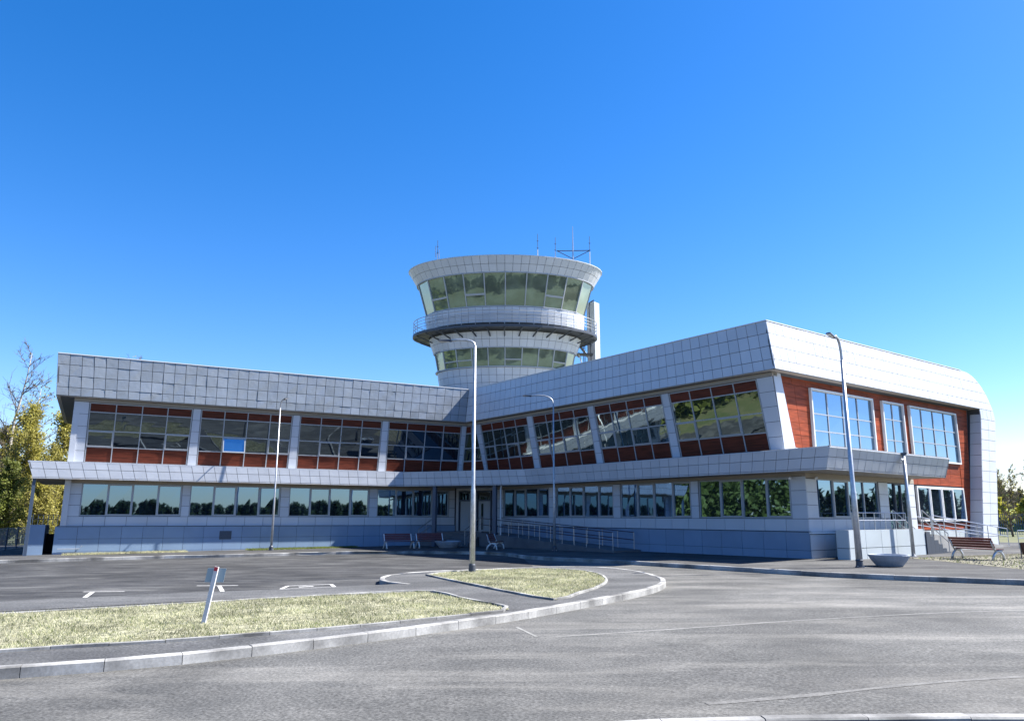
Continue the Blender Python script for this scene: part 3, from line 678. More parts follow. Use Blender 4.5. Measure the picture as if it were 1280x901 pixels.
# columns under the canopy
ch = lambda t: cbt[2]+(cbt[3]-cbt[2])*t
for t in (.25, .735):
    p = ch(t)-cn*.25; MB().box((p.x, p.y, G(p.x)+.1), .24, .24, zCB-G(p.x)-.1, math.atan2(cd.y, cd.x)).build('column', 'bluegrey', T)
p = PL(-2.95, 1.0); MB().box((p.x, p.y, G(p.x)+.1), .16, .16, zCB-G(p.x)-.1, math.atan2(uL.y, uL.x)).build('column', 'bluegrey', T)
for t, dx in ((.775, 0),): 
    p = ch(t)-cn*.35; MB().tube([(p.x, p.y, G(p.x)+.1), (p.x, p.y, 3.7), (p.x+.05, p.y-.1, 3.95)], .05, 8).build('downpipe', 'white', T)

# ---- entrance in the inner corner
wc = MB().slab(PC(0, 0, .2), PC(LC, 0, .2), PC(LC, 0, zCB), PC(0, 0, zCB), nC, -.24, -.14).build('wall', 'panel', T)
zD = .95
for i, (a, c) in enumerate(((.35, 1.55), (1.95, 3.2))):
    dq = [PC(a, 0, zD), PC(c, 0, zD), PC(c, 0, 3.75), PC(a, 0, 3.75)]
    d = MB().slab(*dq, nC, -.13, -.1).build('door', 'darkmetal', T)
    fb = MB(); f0 = .07/(c-a)
    for u0, u1, v0, v1, t in ((0, f0, 0, 1, 0), (1-f0, 1, 0, 1, 0), (f0, 1-f0, .74, .78, .002), (f0, 1-f0, .97, 1, .002)):
        fb.slab(bil(dq, u0, v0), bil(dq, u1, v0), bil(dq, u1, v1), bil(dq, u0, v1), nC, -.11, .02-t)
    fb.build('frame', 'bluegrey', d)
    lf = [bil(dq, .12, 0), bil(dq, .88 if i == 0 else .92, 0), bil(dq, .88 if i == 0 else .92, .74), bil(dq, .12, .74)]
    MB().slab(*lf, nC, -.1, -.04).build('door_leaf', 'door', d)
    if i == 1:
        MB().slab(bil(lf, .22, .05), bil(lf, .42, .05), bil(lf, .42, .92), bil(lf, .22, .92), nC, -.04, -.035).build('pane', 'glassU', d)
    h = bil(lf, .85 if i == 0 else .12, .4); MB().tube([h+nC*.02-Z*.3, h+nC*.02+Z*.3], .02, 6).build('handle', 'rail', d)
    MB().slab(bil(dq, f0, .78), bil(dq, 1-f0, .78), bil(dq, 1-f0, .97), bil(dq, f0, .97), nC, -.1, -.07).build('pane', 'glassU', d)
# steps up to the entrance
st = empty('entrance_steps', PC(LC/2, 2, -.05)); st.parent = T; st.location = W[st]-W[T]
for k in range(6):
    d1 = 1.7+(5-k)*.33; zt = .15+(zD-.15-.05)*(k+1)/6 if k < 5 else zD-.02
    q = [PC(-.6, 0), PC(LC+.1, 0), PC(LC+.1, d1), PC(-.6, d1)]; zb = zt-.15 if k else -.1
    MB().hexa([p+Z*zb for p in q]+[p+Z*zt for p in q]).build('step', 'step', st)
def railing(name, A, Bp, parent, posts, h=.9, rails=(1.0, .55), r=.022, m='rail', rm=None):
    A, Bp = V(A), V(Bp); rt_ = MB()
    for t in rails: rt_.tube([A+Z*h*t, Bp+Z*h*t], r*1.1, 6)
    o = rt_.build(name, rm or m, parent)
    for k in range(posts):
        p = lerp(A, Bp, k/(posts-1)); MB().tube([p-Z*.05, p+Z*h], r, 6).build('post', m, o)
railing('handrail', PC(-.45, 1.8, zD), PC(-.45, 3.4, .2), T, 3)
railing('handrail', PC(LC-.1, 1.8, zD), PC(LC-.1, 3.4, .2), T, 3)
# ramp along the right wing with its dark top rails
rq = [PR(42.2, .2), PR(29.6, .2), PR(29.6, 2.2), PR(42.2, 2.2)]
MB().hexa([p+Z*-.1 for p in rq]+[rq[0]+Z*.92, rq[1]+Z*.22, rq[2]+Z*.22, rq[3]+Z*.92]).build('ramp', 'step', T)
railing('handrail', PR(42.2, 2.1, .95), PR(29.8, 2.1, .25), T, 13, rm='bin')
railing('handrail', PR(42.2, .5, .95), PR(29.8, .5, .25), T, 11, rm='bin')

# ---- right facade: red panel wall, windows, ground-floor block, terrace
oRd = .32
nred = nF
rw = MB().slab(PF(31.9, oRd, 4.6), PF(50.4, oRd, 4.6), PF(51.3, oRd, 8.62), PF(31.0, oRd, 8.62), nF, -.12, -.035).slab(PF(41.0, oRd, .1), PF(49.35, oRd, .1), PF(50.4, oRd, 4.6), PF(41.0, oRd, 4.6), nF, -.12, -.036).build('wall', 'joint', T)
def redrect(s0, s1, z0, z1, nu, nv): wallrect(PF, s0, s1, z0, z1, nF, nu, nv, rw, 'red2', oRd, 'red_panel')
def redquad(q, nu, nv): grid('red_panel', rw, q, fr(nu), fr(nv), nF, 'red2', gap=.018, t=.03)
redquad([PF(31.85, oRd, 5.2), PF(33.55, oRd, 5.2), PF(33.6, oRd, 8.2), PF(31.1, oRd, 8.2)], 2, 5)
redquad([PF(31.08, oRd, 8.2), PF(49.35, oRd, 8.2), PF(49.35, oRd, 8.62), PF(30.98, oRd, 8.62)], 16, 1)
redrect(39.45, 40.4, 4.9, 8.2, 1, 6); redrect(42.75, 43.4, 4.9, 8.2, 1, 6)
redquad([PF(49.25, oRd, 3.75), PF(50.35, oRd, 3.75), PF(51.1, oRd, 8.62), PF(49.35, oRd, 8.62)], 1, 9)
redquad([PF(49.15, oRd, 1.35), PF(49.7, oRd, 1.35), PF(50.35, oRd, 3.75), PF(49.2, oRd, 3.75)], 1, 4)
redrect(41.0, 49.2, 3.78, 5.2, 6, 2); redrect(41.0, 49.15, 1.3, 1.68, 6, 1)
wallrect(PF, 41.0, 49.5, .2, 1.28, nF, 6, 2, rw, 'plinth_light', oRd+.04, 'plinth_panel')
def grid_window(s0, s1, z0, z1, nu, vs, op=None):
    q = [PF(s0, oRd, z0), PF(s1, oRd, z0), PF(s1, oRd, z1), PF(s0, oRd, z1)]; n = nF
    wr = MB().slab(*q, n, -.03, -.02).build('window', 'dark', T); Wd, H_ = s1-s0, z1-z0; fu, fv = .055/Wd, .055/H_
    fb = MB(); tb = MB()
    for i in range(nu+1): u = i/nu; fb.slab(bil(q, max(0, u-fu/2), 0), bil(q, min(1, u+fu/2), 0), bil(q, min(1, u+fu/2), 1), bil(q, max(0, u-fu/2), 1), n, -.02, .05)
    for v in vs: fb.slab(bil(q, 0, max(0, v-fv/2)), bil(q, 1, max(0, v-fv/2)), bil(q, 1, min(1, v+fv/2)), bil(q, 0, min(1, v+fv/2)), n, -.02, .047)
    fb.build('frame', 'frame', wr); e = .09; E_ = .16
    for (a0, a1, b0, b1) in ((s0-e, s0, z0-e, z1+e), (s1, s1+e, z0-e, z1+e), (s0, s1, z1, z1+e), (s0, s1, z0-e, z0)):
        tb.slab(PF(a0, oRd, b0), PF(a1, oRd, b0), PF(a1, oRd, b1), PF(a0, oRd, b1), n, -.01, .14)
    tb.build('surround', 'white', wr)
    for i in range(nu):
        for j in range(len(vs)-1):
            c = [bil(q, i/nu+fu*.4, vs[j]+fv*.4), bil(q, (i+1)/nu-fu*.4, vs[j]+fv*.4), bil(q, (i+1)/nu-fu*.4, vs[j+1]-fv*.4), bil(q, i/nu+fu*.4, vs[j+1]-fv*.4)]
            jj = [random.uniform(-.003, .003) for _ in range(4)]
            MB().hexa([p-n*.015 for p in c]+[p+n*(.01+x) for p, x in zip(c, jj)]).build('pane', 'glassF', wr)
grid_window(33.66, 39.35, 5.0, 8.1, 4, [0, .36, .63, 1])
grid_window(40.5, 42.65, 4.95, 8.1, 2, [0, .36, .72, 1])
grid_window(43.5, 49.15, 5.2, 8.1, 4, [0, .34, .63, 1])
wq = flat_window(PF, 43.3, 49.1, 1.78, 3.7, nF, 'glassL', 4, oRd+.19, (1, 2), 'white', .1)
# white strip at the end of the slanted wing wall
sq = [PF(30.97, .5, 5.0), PF(31.83, .5, 5.15), PF(31.02, .5, 8.62), PF(30.46, .5, 8.62)]
ws = MB().slab(*sq, nF, -.35, 0).build('end_pier', 'panel', T)
MB().slab(PF(31.8, .5, 5.0), PF(33.7, .5, 5.0), PF(33.7, .5, 5.16), PF(31.8, .5, 5.16), nF, -.2, .02).build('sill', 'white', T)
# ground-floor block that steps forward of the red wall
bk = MB().hexa([PF(31.5, .2, -.3), PF(41.2, .2, -.3), PF(41.2, 1.0, -.3), PF(31.5, 1.0, -.3), PF(31.5, .2, 4.1), PF(41.2, .2, 4.1), PF(41.2, 1.0, 4.1), PF(31.5, 1.0, 4.1)]).build('wall', 'joint', T)
o2 = 1.27
for s0, s1 in ((31.24, 32.1), (37.6, 38.5), (40.65, 41.25)):
    MB().slab(PF(max(s0, 31.3), o2, zP), PF(s1, o2, zP), PF(s1, o2, 3.95), PF(max(s0, 31.3), o2, 3.95), nF, -.26, -.035).build('pier', 'joint', T)
    wallrect(PF, s0, s1, zSill, 3.7, nF, 1, 3, bk, off=o2, name='pier_panel')
MB().slab(PF(31.24, o2, 3.72), PF(41.25, o2, 3.72), PF(41.25, o2, 3.95), PF(31.24, o2, 3.95), nF, -.2, .01).build('lintel', 'soffit', T)
wallrect(PF, 31.24, 38.5, zP, zSill-.02, nF, 7, 1, bk, off=o2); wallrect(PF, 40.65, 41.25, zP, zSill-.02, nF, 1, 1, bk, off=o2)
MB().slab(PF(31.3, o2, zP), PF(38.5, o2, zP), PF(38.5, o2, zSill), PF(31.3, o2, zSill), nF, -.26, -.035).build('wall', 'joint', T)
flat_window(PF, 32.1, 37.6, zSill, 3.72, nF, 'glassL', 4, o2, (1,))
flat_window(PF, 38.5, 40.65, zP+.05, 3.72, nF, 'glassL', 3, o2, (1,), 'darkmetal')
grid('wall_panel', bk, [PF(41.25, .4, zP), PF(41.25, o2, zP), PF(41.25, o2, 3.95), PF(41.25, .4, 3.95)], fr(1), fr(4), uF, 'panel')
pp = MB().slab(PF(31.16, o2+.12, -.3), PF(41.2, o2+.12, -.3), PF(41.2, o2+.12, zP-.08), PF(31.16, o2+.12, zP-.08), nF, -.36, -.035).build('plinth', 'joint', T)
grid('plinth_panel', pp, [PF(31.1, o2+.12, -.3), PF(41.2, o2+.12, -.3), PF(41.2, o2+.12, zP-.1), PF(31.1, o2+.12, zP-.1)], fr(9), [0, .55, 1], nF, 'white')  # white colour stands in for sunlight on this plinth face
MB().slab(PF(31.1, o2+.12, zP-.08), PF(33.0, o2+.12, zP-.08), PF(33.0, o2+.12, zP), PF(31.1, o2+.12, zP), nF, -.1, .1).build('flashing', 'white', pp)
# terrace in front of the side door
tz = 1.44
tr = MB().hexa([PF(31.42, 2.42, -.2), PF(38.2, 2.42, -.2), PF(38.2, 2.96, -.2), PF(31.42, 2.96, -.2), PF(31.42, 2.42, tz), PF(38.2, 2.42, tz), PF(38.2, 2.96, tz), PF(31.42, 2.96, tz)]).build('terrace', 'joint', T)
MB().hexa([PF(33.1, o2+.13, -.2), PF(38.2, o2+.13, -.2), PF(38.2, 2.4, -.2), PF(33.1, 2.4, -.2), PF(33.1, o2+.13, tz-.04), PF(38.2, o2+.13, tz-.04), PF(38.2, 2.4, tz-.04), PF(33.1, 2.4, tz-.04)]).build('terrace', 'plinth_light', T)
grid('plinth_panel', tr, [PF(31.4, 3.0, -.1), PF(38.2, 3.0, -.1), PF(38.2, 3.0, tz+.02), PF(31.4, 3.0, tz+.02)], fr(5), [0, .5, 1], nF, 'plinth_light')
grid('plinth_panel', tr, [PF(31.38, 2.42, -.1), PF(31.38, 3.0, -.1), PF(31.38, 3.0, tz+.02), PF(31.38, 2.42, tz+.02)], fr(1), [0, .5, 1], -uF, 'plinth_light')
railing('handrail', PF(33.2, 2.2, tz), PF(38.1, 2.2, tz), T, 6, .75)
ss = empty('side_steps', PF(39, 2.2, .1)); ss.parent = T; ss.location = W[ss]-W[T]
for k in range(6):
    s0, s1, zt = 38.22+k*.4, 38.6+k*.4, tz-.1-k*.2
    MB().hexa([PF(s0, 1.45, -.1), PF(s1, 1.45, -.1), PF(s1, 2.95, -.1), PF(s0, 2.95, -.1), PF(s0, 1.45, zt), PF(s1, 1.45, zt), PF(s1, 2.95, zt), PF(s0, 2.95, zt)]).build('step', 'concrete', ss)
    MB().hexa([PF(s0, 2.955, -.1), PF(s1+.015, 2.955, -.1), PF(s1+.015, 3.05, -.1), PF(s0, 3.05, -.1), PF(s0, 2.955, zt-.03), PF(s1+.015, 2.955, zt-.03), PF(s1+.015, 3.05, zt-.03), PF(s0, 3.05, zt-.03)]).build('cheek_slab', 'darkmetal', ss)
railing('handrail', PF(38.1, 3.0, tz), PF(40.6, 3.0, .3), T, 4, .9)
railing('handrail', PF(38.1, 1.6, tz), PF(40.6, 1.6, .35), T, 4, .9)
MB().hexa([PF(40.9, .8, -.1), PF(50.2, .8, -.1), PF(50.2, 2.2, -.1), PF(40.9, 2.2, -.1), PF(40.9, .8, 1.15), PF(50.2, .8, .35), PF(50.2, 2.2, .35), PF(40.9, 2.2, 1.15)]).build('ramp', 'concrete', T)
railing('handrail', PF(41.0, 2.1, 1.15), PF(50.2, 2.1, .4), T, 8, .95)
railing('handrail', PF(41.0, .95, 1.15), PF(50.2, .95, .4), T, 8, .95)
railing('handrail', PF(47.5, 3.6, .4), PF(54.5, 3.6, .35), T, 6, .9)
# security cameras under the canopy corner
for p in (PR(20.2, .15, 3.75), PF(31.9, 1.42, 3.75)):
    c_ = MB().tube([p, p+Vector((-.12, -.22, -.05))], .06, 8).build('security_camera', 'white', T); MB().tube([p, p+Vector((.1, .25, .05))], .02, 6).build('bracket', 'darkmetal', c_)

# ------------------------------------------------------------------ control tower
TC = Vector((-.58, 61.0, 0)); KB = .6
TW = empty('control_tower', (TC.x, TC.y, 10.5)); tag(TW, 'oval control tower with flared glazed cab and ringed balcony above the terminal roof', 'tower')
def E_(a, th, z, grow=0.): return Vector((TC.x+(a+grow)*math.sin(th), TC.y-(a*KB+grow)*math.cos(th), z))   # th 0 faces the camera
def ering(prof, name, m, parent, n=48, caps=True):
    v = []; f = []
    for a, z in prof: v += [tuple(E_(a, 2*math.pi*j/n, z)) for j in range(n)]
    for k in range(len(prof)-1):
        for j in range(n): p, q = k*n+j, k*n+(j+1) % n; f.append((p, q, q+n, p+n))
    if caps: f += [tuple(range(n))[::-1], tuple((len(prof)-1)*n+j for j in range(n))]
    return mk(name, v, f, m, parent, smooth=False)
def athetas(a, n):
    """angles that divide the oval into n equal lengths"""
    t = np.linspace(0, 2*np.pi, 721); x, y = a*np.sin(t), a*KB*np.cos(t); s = np.r_[0, np.cumsum(np.hypot(np.diff(x), np.diff(y)))]
    return np.interp(np.linspace(0, s[-1], n+1), s, t)
ering([(4.9, 9.8), (5.1, 12.3), (5.3, 13.35), (5.3, 14.9), (5.75, 15), (6.2, 16.2), (6.4, 16.8), (6.4, 18.0), (6.4, 18.05), (7.1, 20.7), (7.3, 20.8), (8.0, 21.9)], 'shaft', 'joint', TW)
def shell(a0, z0, a1, z1, n, rows, m, name, pname, front=True):
    body = ering([(a0-.04, z0), (a1-.04, z1)], name, 'joint', TW, caps=False)
    th = athetas((a0+a1)/2, n); sm_ = MB()
    for i in range(n):
        t0, t1 = th[i], th[i+1]; tm = (t0+t1)/2; vis = math.cos(tm) > -.15
        for r in range(rows):
            q = [E_(lerp(a0, a1, (r+x)/rows), t, lerp(z0, z1, (r+x)/rows)) for t, x in ((t0, 0), (t1, 0), (t1, 1), (t0, 1))]
            o = E_(8, tm, 0)-TC; nn = nrm(q, o); e = .02
            c = [bil(q, e, e), bil(q, 1-e, e), bil(q, 1-e, 1-e), bil(q, e, 1-e)]
            pts = [p-nn*.03 for p in c]+[p+nn*(.01+random.uniform(-.004, .004)) for p in c]
            if vis: MB().hexa(pts).build(pname, m, body)
            else: sm_.hexa(pts)
    o = sm_.build(pname+'s_beyond', m, body); o['kind'] = 'stuff'; return body
shell(7.4, 20.75, 8.11, 21.95, 62, 2, 'panel', 'cab_parapet', 'parapet_panel')
shell(6.5, 16.8, 6.63, 18.05, 58, 2, 'panel', 'balcony_wall', 'wall_panel')
shell(5.9, 14.95, 6.3, 16.15, 52, 2, 'panel', 'wall', 'wall_panel')
shell(5.15, 11.0, 5.55, 13.35, 46, 4, 'panel', 'wall', 'wall_panel')
ering([(8.0, 21.93), (8.16, 21.94), (8.16, 22.0), (8.0, 22.02), (1, 22.25)], 'roof', 'panel', TW)
ering([(7.3, 20.7), (7.44, 20.7), (7.44, 20.76), (7.3, 20.76)], 'cab_soffit', 'frame', TW)
def glazing(a0, z0, a1, z1, n, split, name, gm='glassT'):
    th = athetas((a0+a1)/2, n)+.5*0; wr = ering([(a0-.16, z0), (a1-.16, z1)], name, 'dark', TW, caps=False)
    for i in range(n):
        t0, t1 = th[i], th[i+1]; tm = (t0+t1)/2; o = E_(8, tm, 0)-TC
        q = [E_(a0, t0, z0), E_(a0, t1, z0), E_(a1, t1, z1), E_(a1, t0, z1)]; nn = nrm(q, o); e = .04
        MB().slab(q[0], bil(q, e*1.3, 0), bil(q, e*1.3, 1), q[3], nn, -.12, .03).build('mullion', 'frame', wr)
        jj = [random.uniform(-.004, .004) for _ in range(4)]
        if i in split:
            MB().slab(bil(q, e, .33), bil(q, 1, .33), bil(q, 1, .39), bil(q, e, .39), nn, -.12, .02).build('transom', 'frame', wr); vs = ((0, .33), (.39, 1))
        else: vs = ((0, 1),)
        for v0, v1 in vs:
            c = [bil(q, e, v0), bil(q, 1, v0), bil(q, 1, v1), bil(q, e, v1)]
            MB().hexa([p-nn*.1 for p in c]+[p+nn*(-.04+x) for p, x in zip(c, jj)]).build('pane', gm, wr)
    for a, z, nm_ in ((a0, z0, 'sill_rail'), (a1, z1, 'head_rail')):
        b_ = MB()
        for i in range(n): b_.bar(E_(a, th[i], z), E_(a, th[i+1], z), .1, .08)
        b_.build(nm_, 'frame', wr)
glazing(6.63, 18.1, 7.38, 20.72, 22, (2, 5, 18, 20), 'cab_glazing')
glazing(5.55, 13.42, 5.85, 14.92, 22, (0, 3, 18, 19), 'lower_glazing')
ering([(5.4, 13.34), (5.72, 13.36), (5.72, 13.43), (5.4, 13.44)], 'ledge', 'frame', TW)
# balcony: deck, brackets, railing
bal = ering([(6.35, 16.28), (7.6, 16.3), (7.66, 16.3), (7.66, 16.5), (7.5, 16.5), (6.35, 16.48)], 'balcony', 'darkmetal', TW)
th = athetas(7.6, 28)
for i in range(28):
    t = th[i]; MB().bar(E_(6.1, t, 15.75), E_(7.5, t, 16.28), .09, .09).build('bracket', 'darkmetal', bal)
thp = athetas(7.6, 34)
for i in range(34): MB().tube([E_(7.6, thp[i], 16.45), E_(7.6, thp[i], 17.6)], .022, 5).build('railing_post', 'rail', bal)
thr = athetas(7.6, 72); rl = MB()
for z in (16.85, 17.1, 17.35, 17.6): rl.tube([E_(7.6, t, z) for t in thr], .02 if z < 17.5 else .03, 5, False)
rl.build('rail', 'rail', bal)
# service shaft and escape stair behind the right-hand side
cxs = 7.35
MB().box((TC.x+cxs+.28, TC.y+2.6, 10.6), .8, .8, 9.6, R(-38)).build('service_shaft', 'panel', TW)
stw = MB().box((TC.x+cxs-.6, TC.y+2.6, 10.6), .06, .06, 8.6).box((TC.x+cxs-.6, TC.y+1.4, 10.6), .06, .06, 7).build('stair_frame', 'darkmetal', TW)
zz_ = 10.8
for k in range(4):
    a, c = (1.4, 3.4) if k % 2 else (3.4, 1.4)
    for dx in (-.35, -1.1): MB().bar((TC.x+cxs+dx, TC.y+a, zz_), (TC.x+cxs+dx-.9, TC.y+c-1.4, zz_+1.5), .06, .2).build('stringer', 'steel', stw)
    MB().box((TC.x+cxs-.9, TC.y+c-1.0, zz_+1.42), 1.7, 1.0, .06).build('landing', 'darkmetal', stw)
    zz_ += 1.45
dp = Vector((TC.x+7.25, TC.y+.6, 0))
MB().tube([dp+Z*19.9+Vector((.25, 0, 0)), dp+Z*19.7+Vector((-.1, 0, 0)), dp+Z*19.2+Vector((-.15, 0, 0)), dp+Z*12], .06, 6).build('downpipe', 'darkmetal', TW)
# antennas on the tower roof
for i, (x, zt, zb, lab, dip) in enumerate(((-6.25, 24.6, 21.9, 'lone whip antenna with a dipole on the left rim of the tower roof', 1), (2.12, 25.2, 22.1, 'slim whip antenna standing apart near the middle of the tower roof', 0), (3.6, 24.9, 22.1, 'short whip antenna beside the tall mast on the tower roof', 0), (6.47, 25.0, 21.95, 'whip antenna at the outer end of the mast cross arm', 0))):
    a = empty('antenna', (x, 60.0, zb)); tag(a, lab, 'antenna', 'antennas on the tower roof')
    MB().tube([(x, 60, zb), (x, 60, lerp(zb, zt, .55))], .045, 6).build('mast', 'steel', a); MB().tube([(x, 60, lerp(zb, zt, .55)), (x, 60, zt)], .022, 6).build('whip', 'darkmetal', a)
    if dip:
        MB().tube([(x-.16, 60, zb+1.2), (x-.16, 60, zb+2.2)], .03, 5).tube([(x+.14, 60, zb+.9), (x+.14, 60, zb+1.9)], .03, 5).bar((x-.16, 60, zb+1.5), (x+.14, 60, zb+1.5), .03).build('dipole', 'rail', a)
    for q in (.6, .8): MB().tube([(x-.08, 60, lerp(zb, zt, q)), (x+.08, 60, lerp(zb, zt, q))], .025, 5).build('clamp', 'darkmetal', a)
a = empty('antenna_mast', (5.07, 60.0, 22.1)); tag(a, 'tall steel mast with a braced cross arm on the tower roof', 'antenna')
MB().tube([(5.07, 60, 22.1), (5.07, 60, 24.2), (5.07, 60, 25.9)], [.08, .05, .02], 6).build('mast', 'rail', a)
MB().bar((3.7, 60, 23.7), (6.5, 60, 23.75), .06).build('cross_arm', 'darkmetal', a)
for x in (3.75, 6.4): MB().bar((5.07, 60, 23.0), (x, 60, 23.7), .05).build('brace', 'darkmetal', a)

# ------------------------------------------------------------------ lamp posts
def lamp(x, y, h, arm, label, rise=.3, r=.085):
    z = G(x)+.14; a = empty('street_lamp', (x, y, z)); tag(a, label, 'lamp post', 'lamp posts on the forecourt')
    MB().lathe((x, y, z), [(.17, 0), (.17, .03), (.13, .035), (.12, .22), (r+.02, .26), (r, .3)], 14).build('base', 'darkmetal', a)
    for k in range(4): t = k*math.pi/2+.7; MB().tube([(x+.145*math.cos(t), y+.145*math.sin(t), z+.02), (x+.145*math.cos(t), y+.145*math.sin(t), z+.08)], .014, 5).build('bolt', 'steel', a)
    MB().tube([(x, y, z+.25), (x, y, z+h*.35), (x, y, z+h*.36), (x, y, z+h)], [r, r*.85, r*.7, r*.5], 12).build('pole', 'steel', a, True)
    ax, ay = arm; p0 = Vector((x, y, z+h)); p3 = p0+Vector((ax, ay, rise))
    pts = [p0-Z*.05]+[p0*(1-t)**2+(p0+Z*rise*1.3)*2*t*(1-t)+p3*t*t for t in (0, .2, .4, .6, .8, 1)]
    MB().tube(pts, r*.45, 8).build('arm', 'steel', a, True)
    d = Vector((ax, ay, rise*.15)).normalized(); s_ = d.cross(Z).normalized(); u = s_.cross(d)
    hd = MB(); q0, q1 = p3-d*.08, p3+d*.42
    hd.hexa([q0-s_*.06-u*.04, q0+s_*.06-u*.04, q0+s_*.05+u*.04, q0-s_*.05+u*.04, q1-s_*.11-u*.03, q1+s_*.11-u*.03, q1+s_*.08+u*.02, q1-s_*.08+u*.02])
    h_ = hd.build('lamp_head', 'darkmetal', a); MB().hexa([q0-s_*.04-u*.05+d*.1, q0+s_*.04-u*.05+d*.1, q0+s_*.04-u*.04+d*.1, q0-s_*.04-u*.04+d*.1, q1-s_*.08-u*.045, q1+s_*.08-u*.045, q1+s_*.08-u*.03, q1-s_*.08-u*.03]).build('lens', 'white', h_)
lamp(-14.59, 47.2, 8.7, (.45, -.7), 'slim lamp post on the verge before the left wing windows', .45, .07)
lamp(-1.39, 27.65, 8.2, (-.98, .2), 'lamp post standing on the teardrop lawn with its arm out sideways', .25, .1)
lamp(2.41, 43.5, 8.3, (-1.35, .2), 'lamp post in front of the entrance ramp', .5, .08)
lamp(12.78, 28.64, 7.75, (-.4, -.35), 'lamp post on the pavement beside the round planter', .85, .12)
# low post by the terrace
pb = PF(35.95, 3.45); z = G(pb.x)+.15
a = empty('camera_post', (pb.x, pb.y, z)); tag(a, 'grey post with a small camera rising before the side terrace to the canopy', 'post')
MB().tube([(pb.x, pb.y, z), (pb.x, pb.y, 4.85)], [.085, .075], 10).build('pole', 'steel', a, True)
MB().lathe((pb.x, pb.y, z), [(.14, 0), (.14, .03), (.09, .04)], 12).build('base', 'steel', a)
MB().tube([(pb.x-.2, pb.y-.15, 4.6), (pb.x+.02, pb.y, 4.68)], .05, 8).build('security_camera', 'white', a)
MB().box((pb.x, pb.y, 4.85), .22, .16, .1).build('junction_box', 'darkmetal', a)

# ------------------------------------------------------------------ benches, planters, bin, sign
def bench(x, y, rz, label, L=1.9, frame='steel'):
    z = G(x)+.155; a = empty('bench', (x, y, z)); tag(a, label, 'bench', 'slatted benches')
    ca, sa = math.cos(rz), math.sin(rz); ux, uy = Vector((ca, sa, 0)), Vector((-sa, ca, 0)); O = Vector((x, y, z))
    P = lambda u, v, h: O+ux*u+uy*v+Z*h     # v>0 is the back
    for s in (-1, 1):
        b_ = MB(); u0 = s*(L/2-.06)
        prof_back = [(-.18, 0), (-.08, .2), (.05, .38), (.16, .5), (.30, .88)]
        b_.tube([P(u0, v, h) for v, h in [(.32, 0), (.22, .22), (.06, .36), (-.12, .4), (-.24, .38)]], [.055, .05, .05, .045, .035], 6)
        b_.tube([P(u0, v, h) for v, h in [(-.30, 0), (-.27, .2), (-.16, .34), (.02, .38)]], [.055, .045, .045, .045], 6)
        b_.tube([P(u0, v, h) for v, h in [(.08, .36), (.2, .5), (.33, .88)]], [.05, .045, .035], 6)
        b_.build('end_frame', frame, a, True)
    for k in range(4): v = -.24+k*.1; MB().hexa([P(-L/2, v-.04, .42), P(L/2, v-.04, .42), P(L/2, v+.04, .42), P(-L/2, v+.04, .42), P(-L/2, v-.04, .455), P(L/2, v-.04, .455), P(L/2, v+.04, .455), P(-L/2, v+.04, .455)]).build('seat_slat', 'seat', a)
    for k in range(4):
        h = .5+k*.105; v = .17+k*.045
        MB().hexa([P(-L/2, v, h), P(L/2, v, h), P(L/2, v+.035, h-.008), P(-L/2, v+.035, h-.008), P(-L/2, v+.04, h+.09), P(L/2, v+.04, h+.09), P(L/2, v+.075, h+.082), P(-L/2, v+.075, h+.082)]).build('back_slat', 'seat', a)
an = math.atan2(uL.y, uL.x)
p = PL(14.6, 3.3); 
bench(-7.0, 48.3, an, 'slatted bench against the left wing, the one farther from the entrance', 1.9, 'white')
bench(-5.1, 49.1, an, 'slatted bench against the left wing, next to the entrance column', 1.9, 'white')
bench(-.95, 46.2, 1.35, 'white framed bench seen end-on at the foot of the ramp', 1.9, 'white')
bench(19.75, 33.0, math.atan2(-.75, .66)+math.pi-1.57+1.15, 'slatted bench on the gravel bed beside the side steps', 2.1)
def planter(x, y, r, h, label, rz=0):
    z = G(x)+.155; a = empty('planter', (x, y, z)); tag(a, label, 'planter', 'bowl planters')
    MB().lathe((x, y, z), [(r*.62, 0), (r*.66, .03), (r*.86, h*.5), (r, h-.04), (r, h), (r*.9, h), (r*.86, h*.8)], 28).build('bowl', 'planter', a, False)
    MB().lathe((x, y, z+h*.8), [(r*.86, -.02), (r*.5, .0), (r*.1, .02)], 24).build('soil', 'soil', a)
planter(14.15, 29.2, .72, .42, 'round bowl planter on the sunny pavement beside the lamp post')
planter(-4.0, 49.0, .85, .42, 'pale bowl planter in the shade at the foot of the entrance steps')
a = empty('litter_bin', (22.3, 33.6, G(22.3)+.155)); tag(a, 'brown tapered litter bin standing by the bench on the gravel', 'bin')
MB().lathe((22.3, 33.6, G(22.3)+.3), [(.2, 0), (.27, .45), (.27, .5), (.24, .5), (.22, .35)], 16).build('bucket', 'bin', a)
MB().tube([(22.02, 33.6, G(22.3)+.15), (22.02, 33.6, G(22.3)+.75)], .02, 6).tube([(22.58, 33.6, G(22.3)+.15), (22.58, 33.6, G(22.3)+.75)], .02, 6).build('stand', 'darkmetal', a)
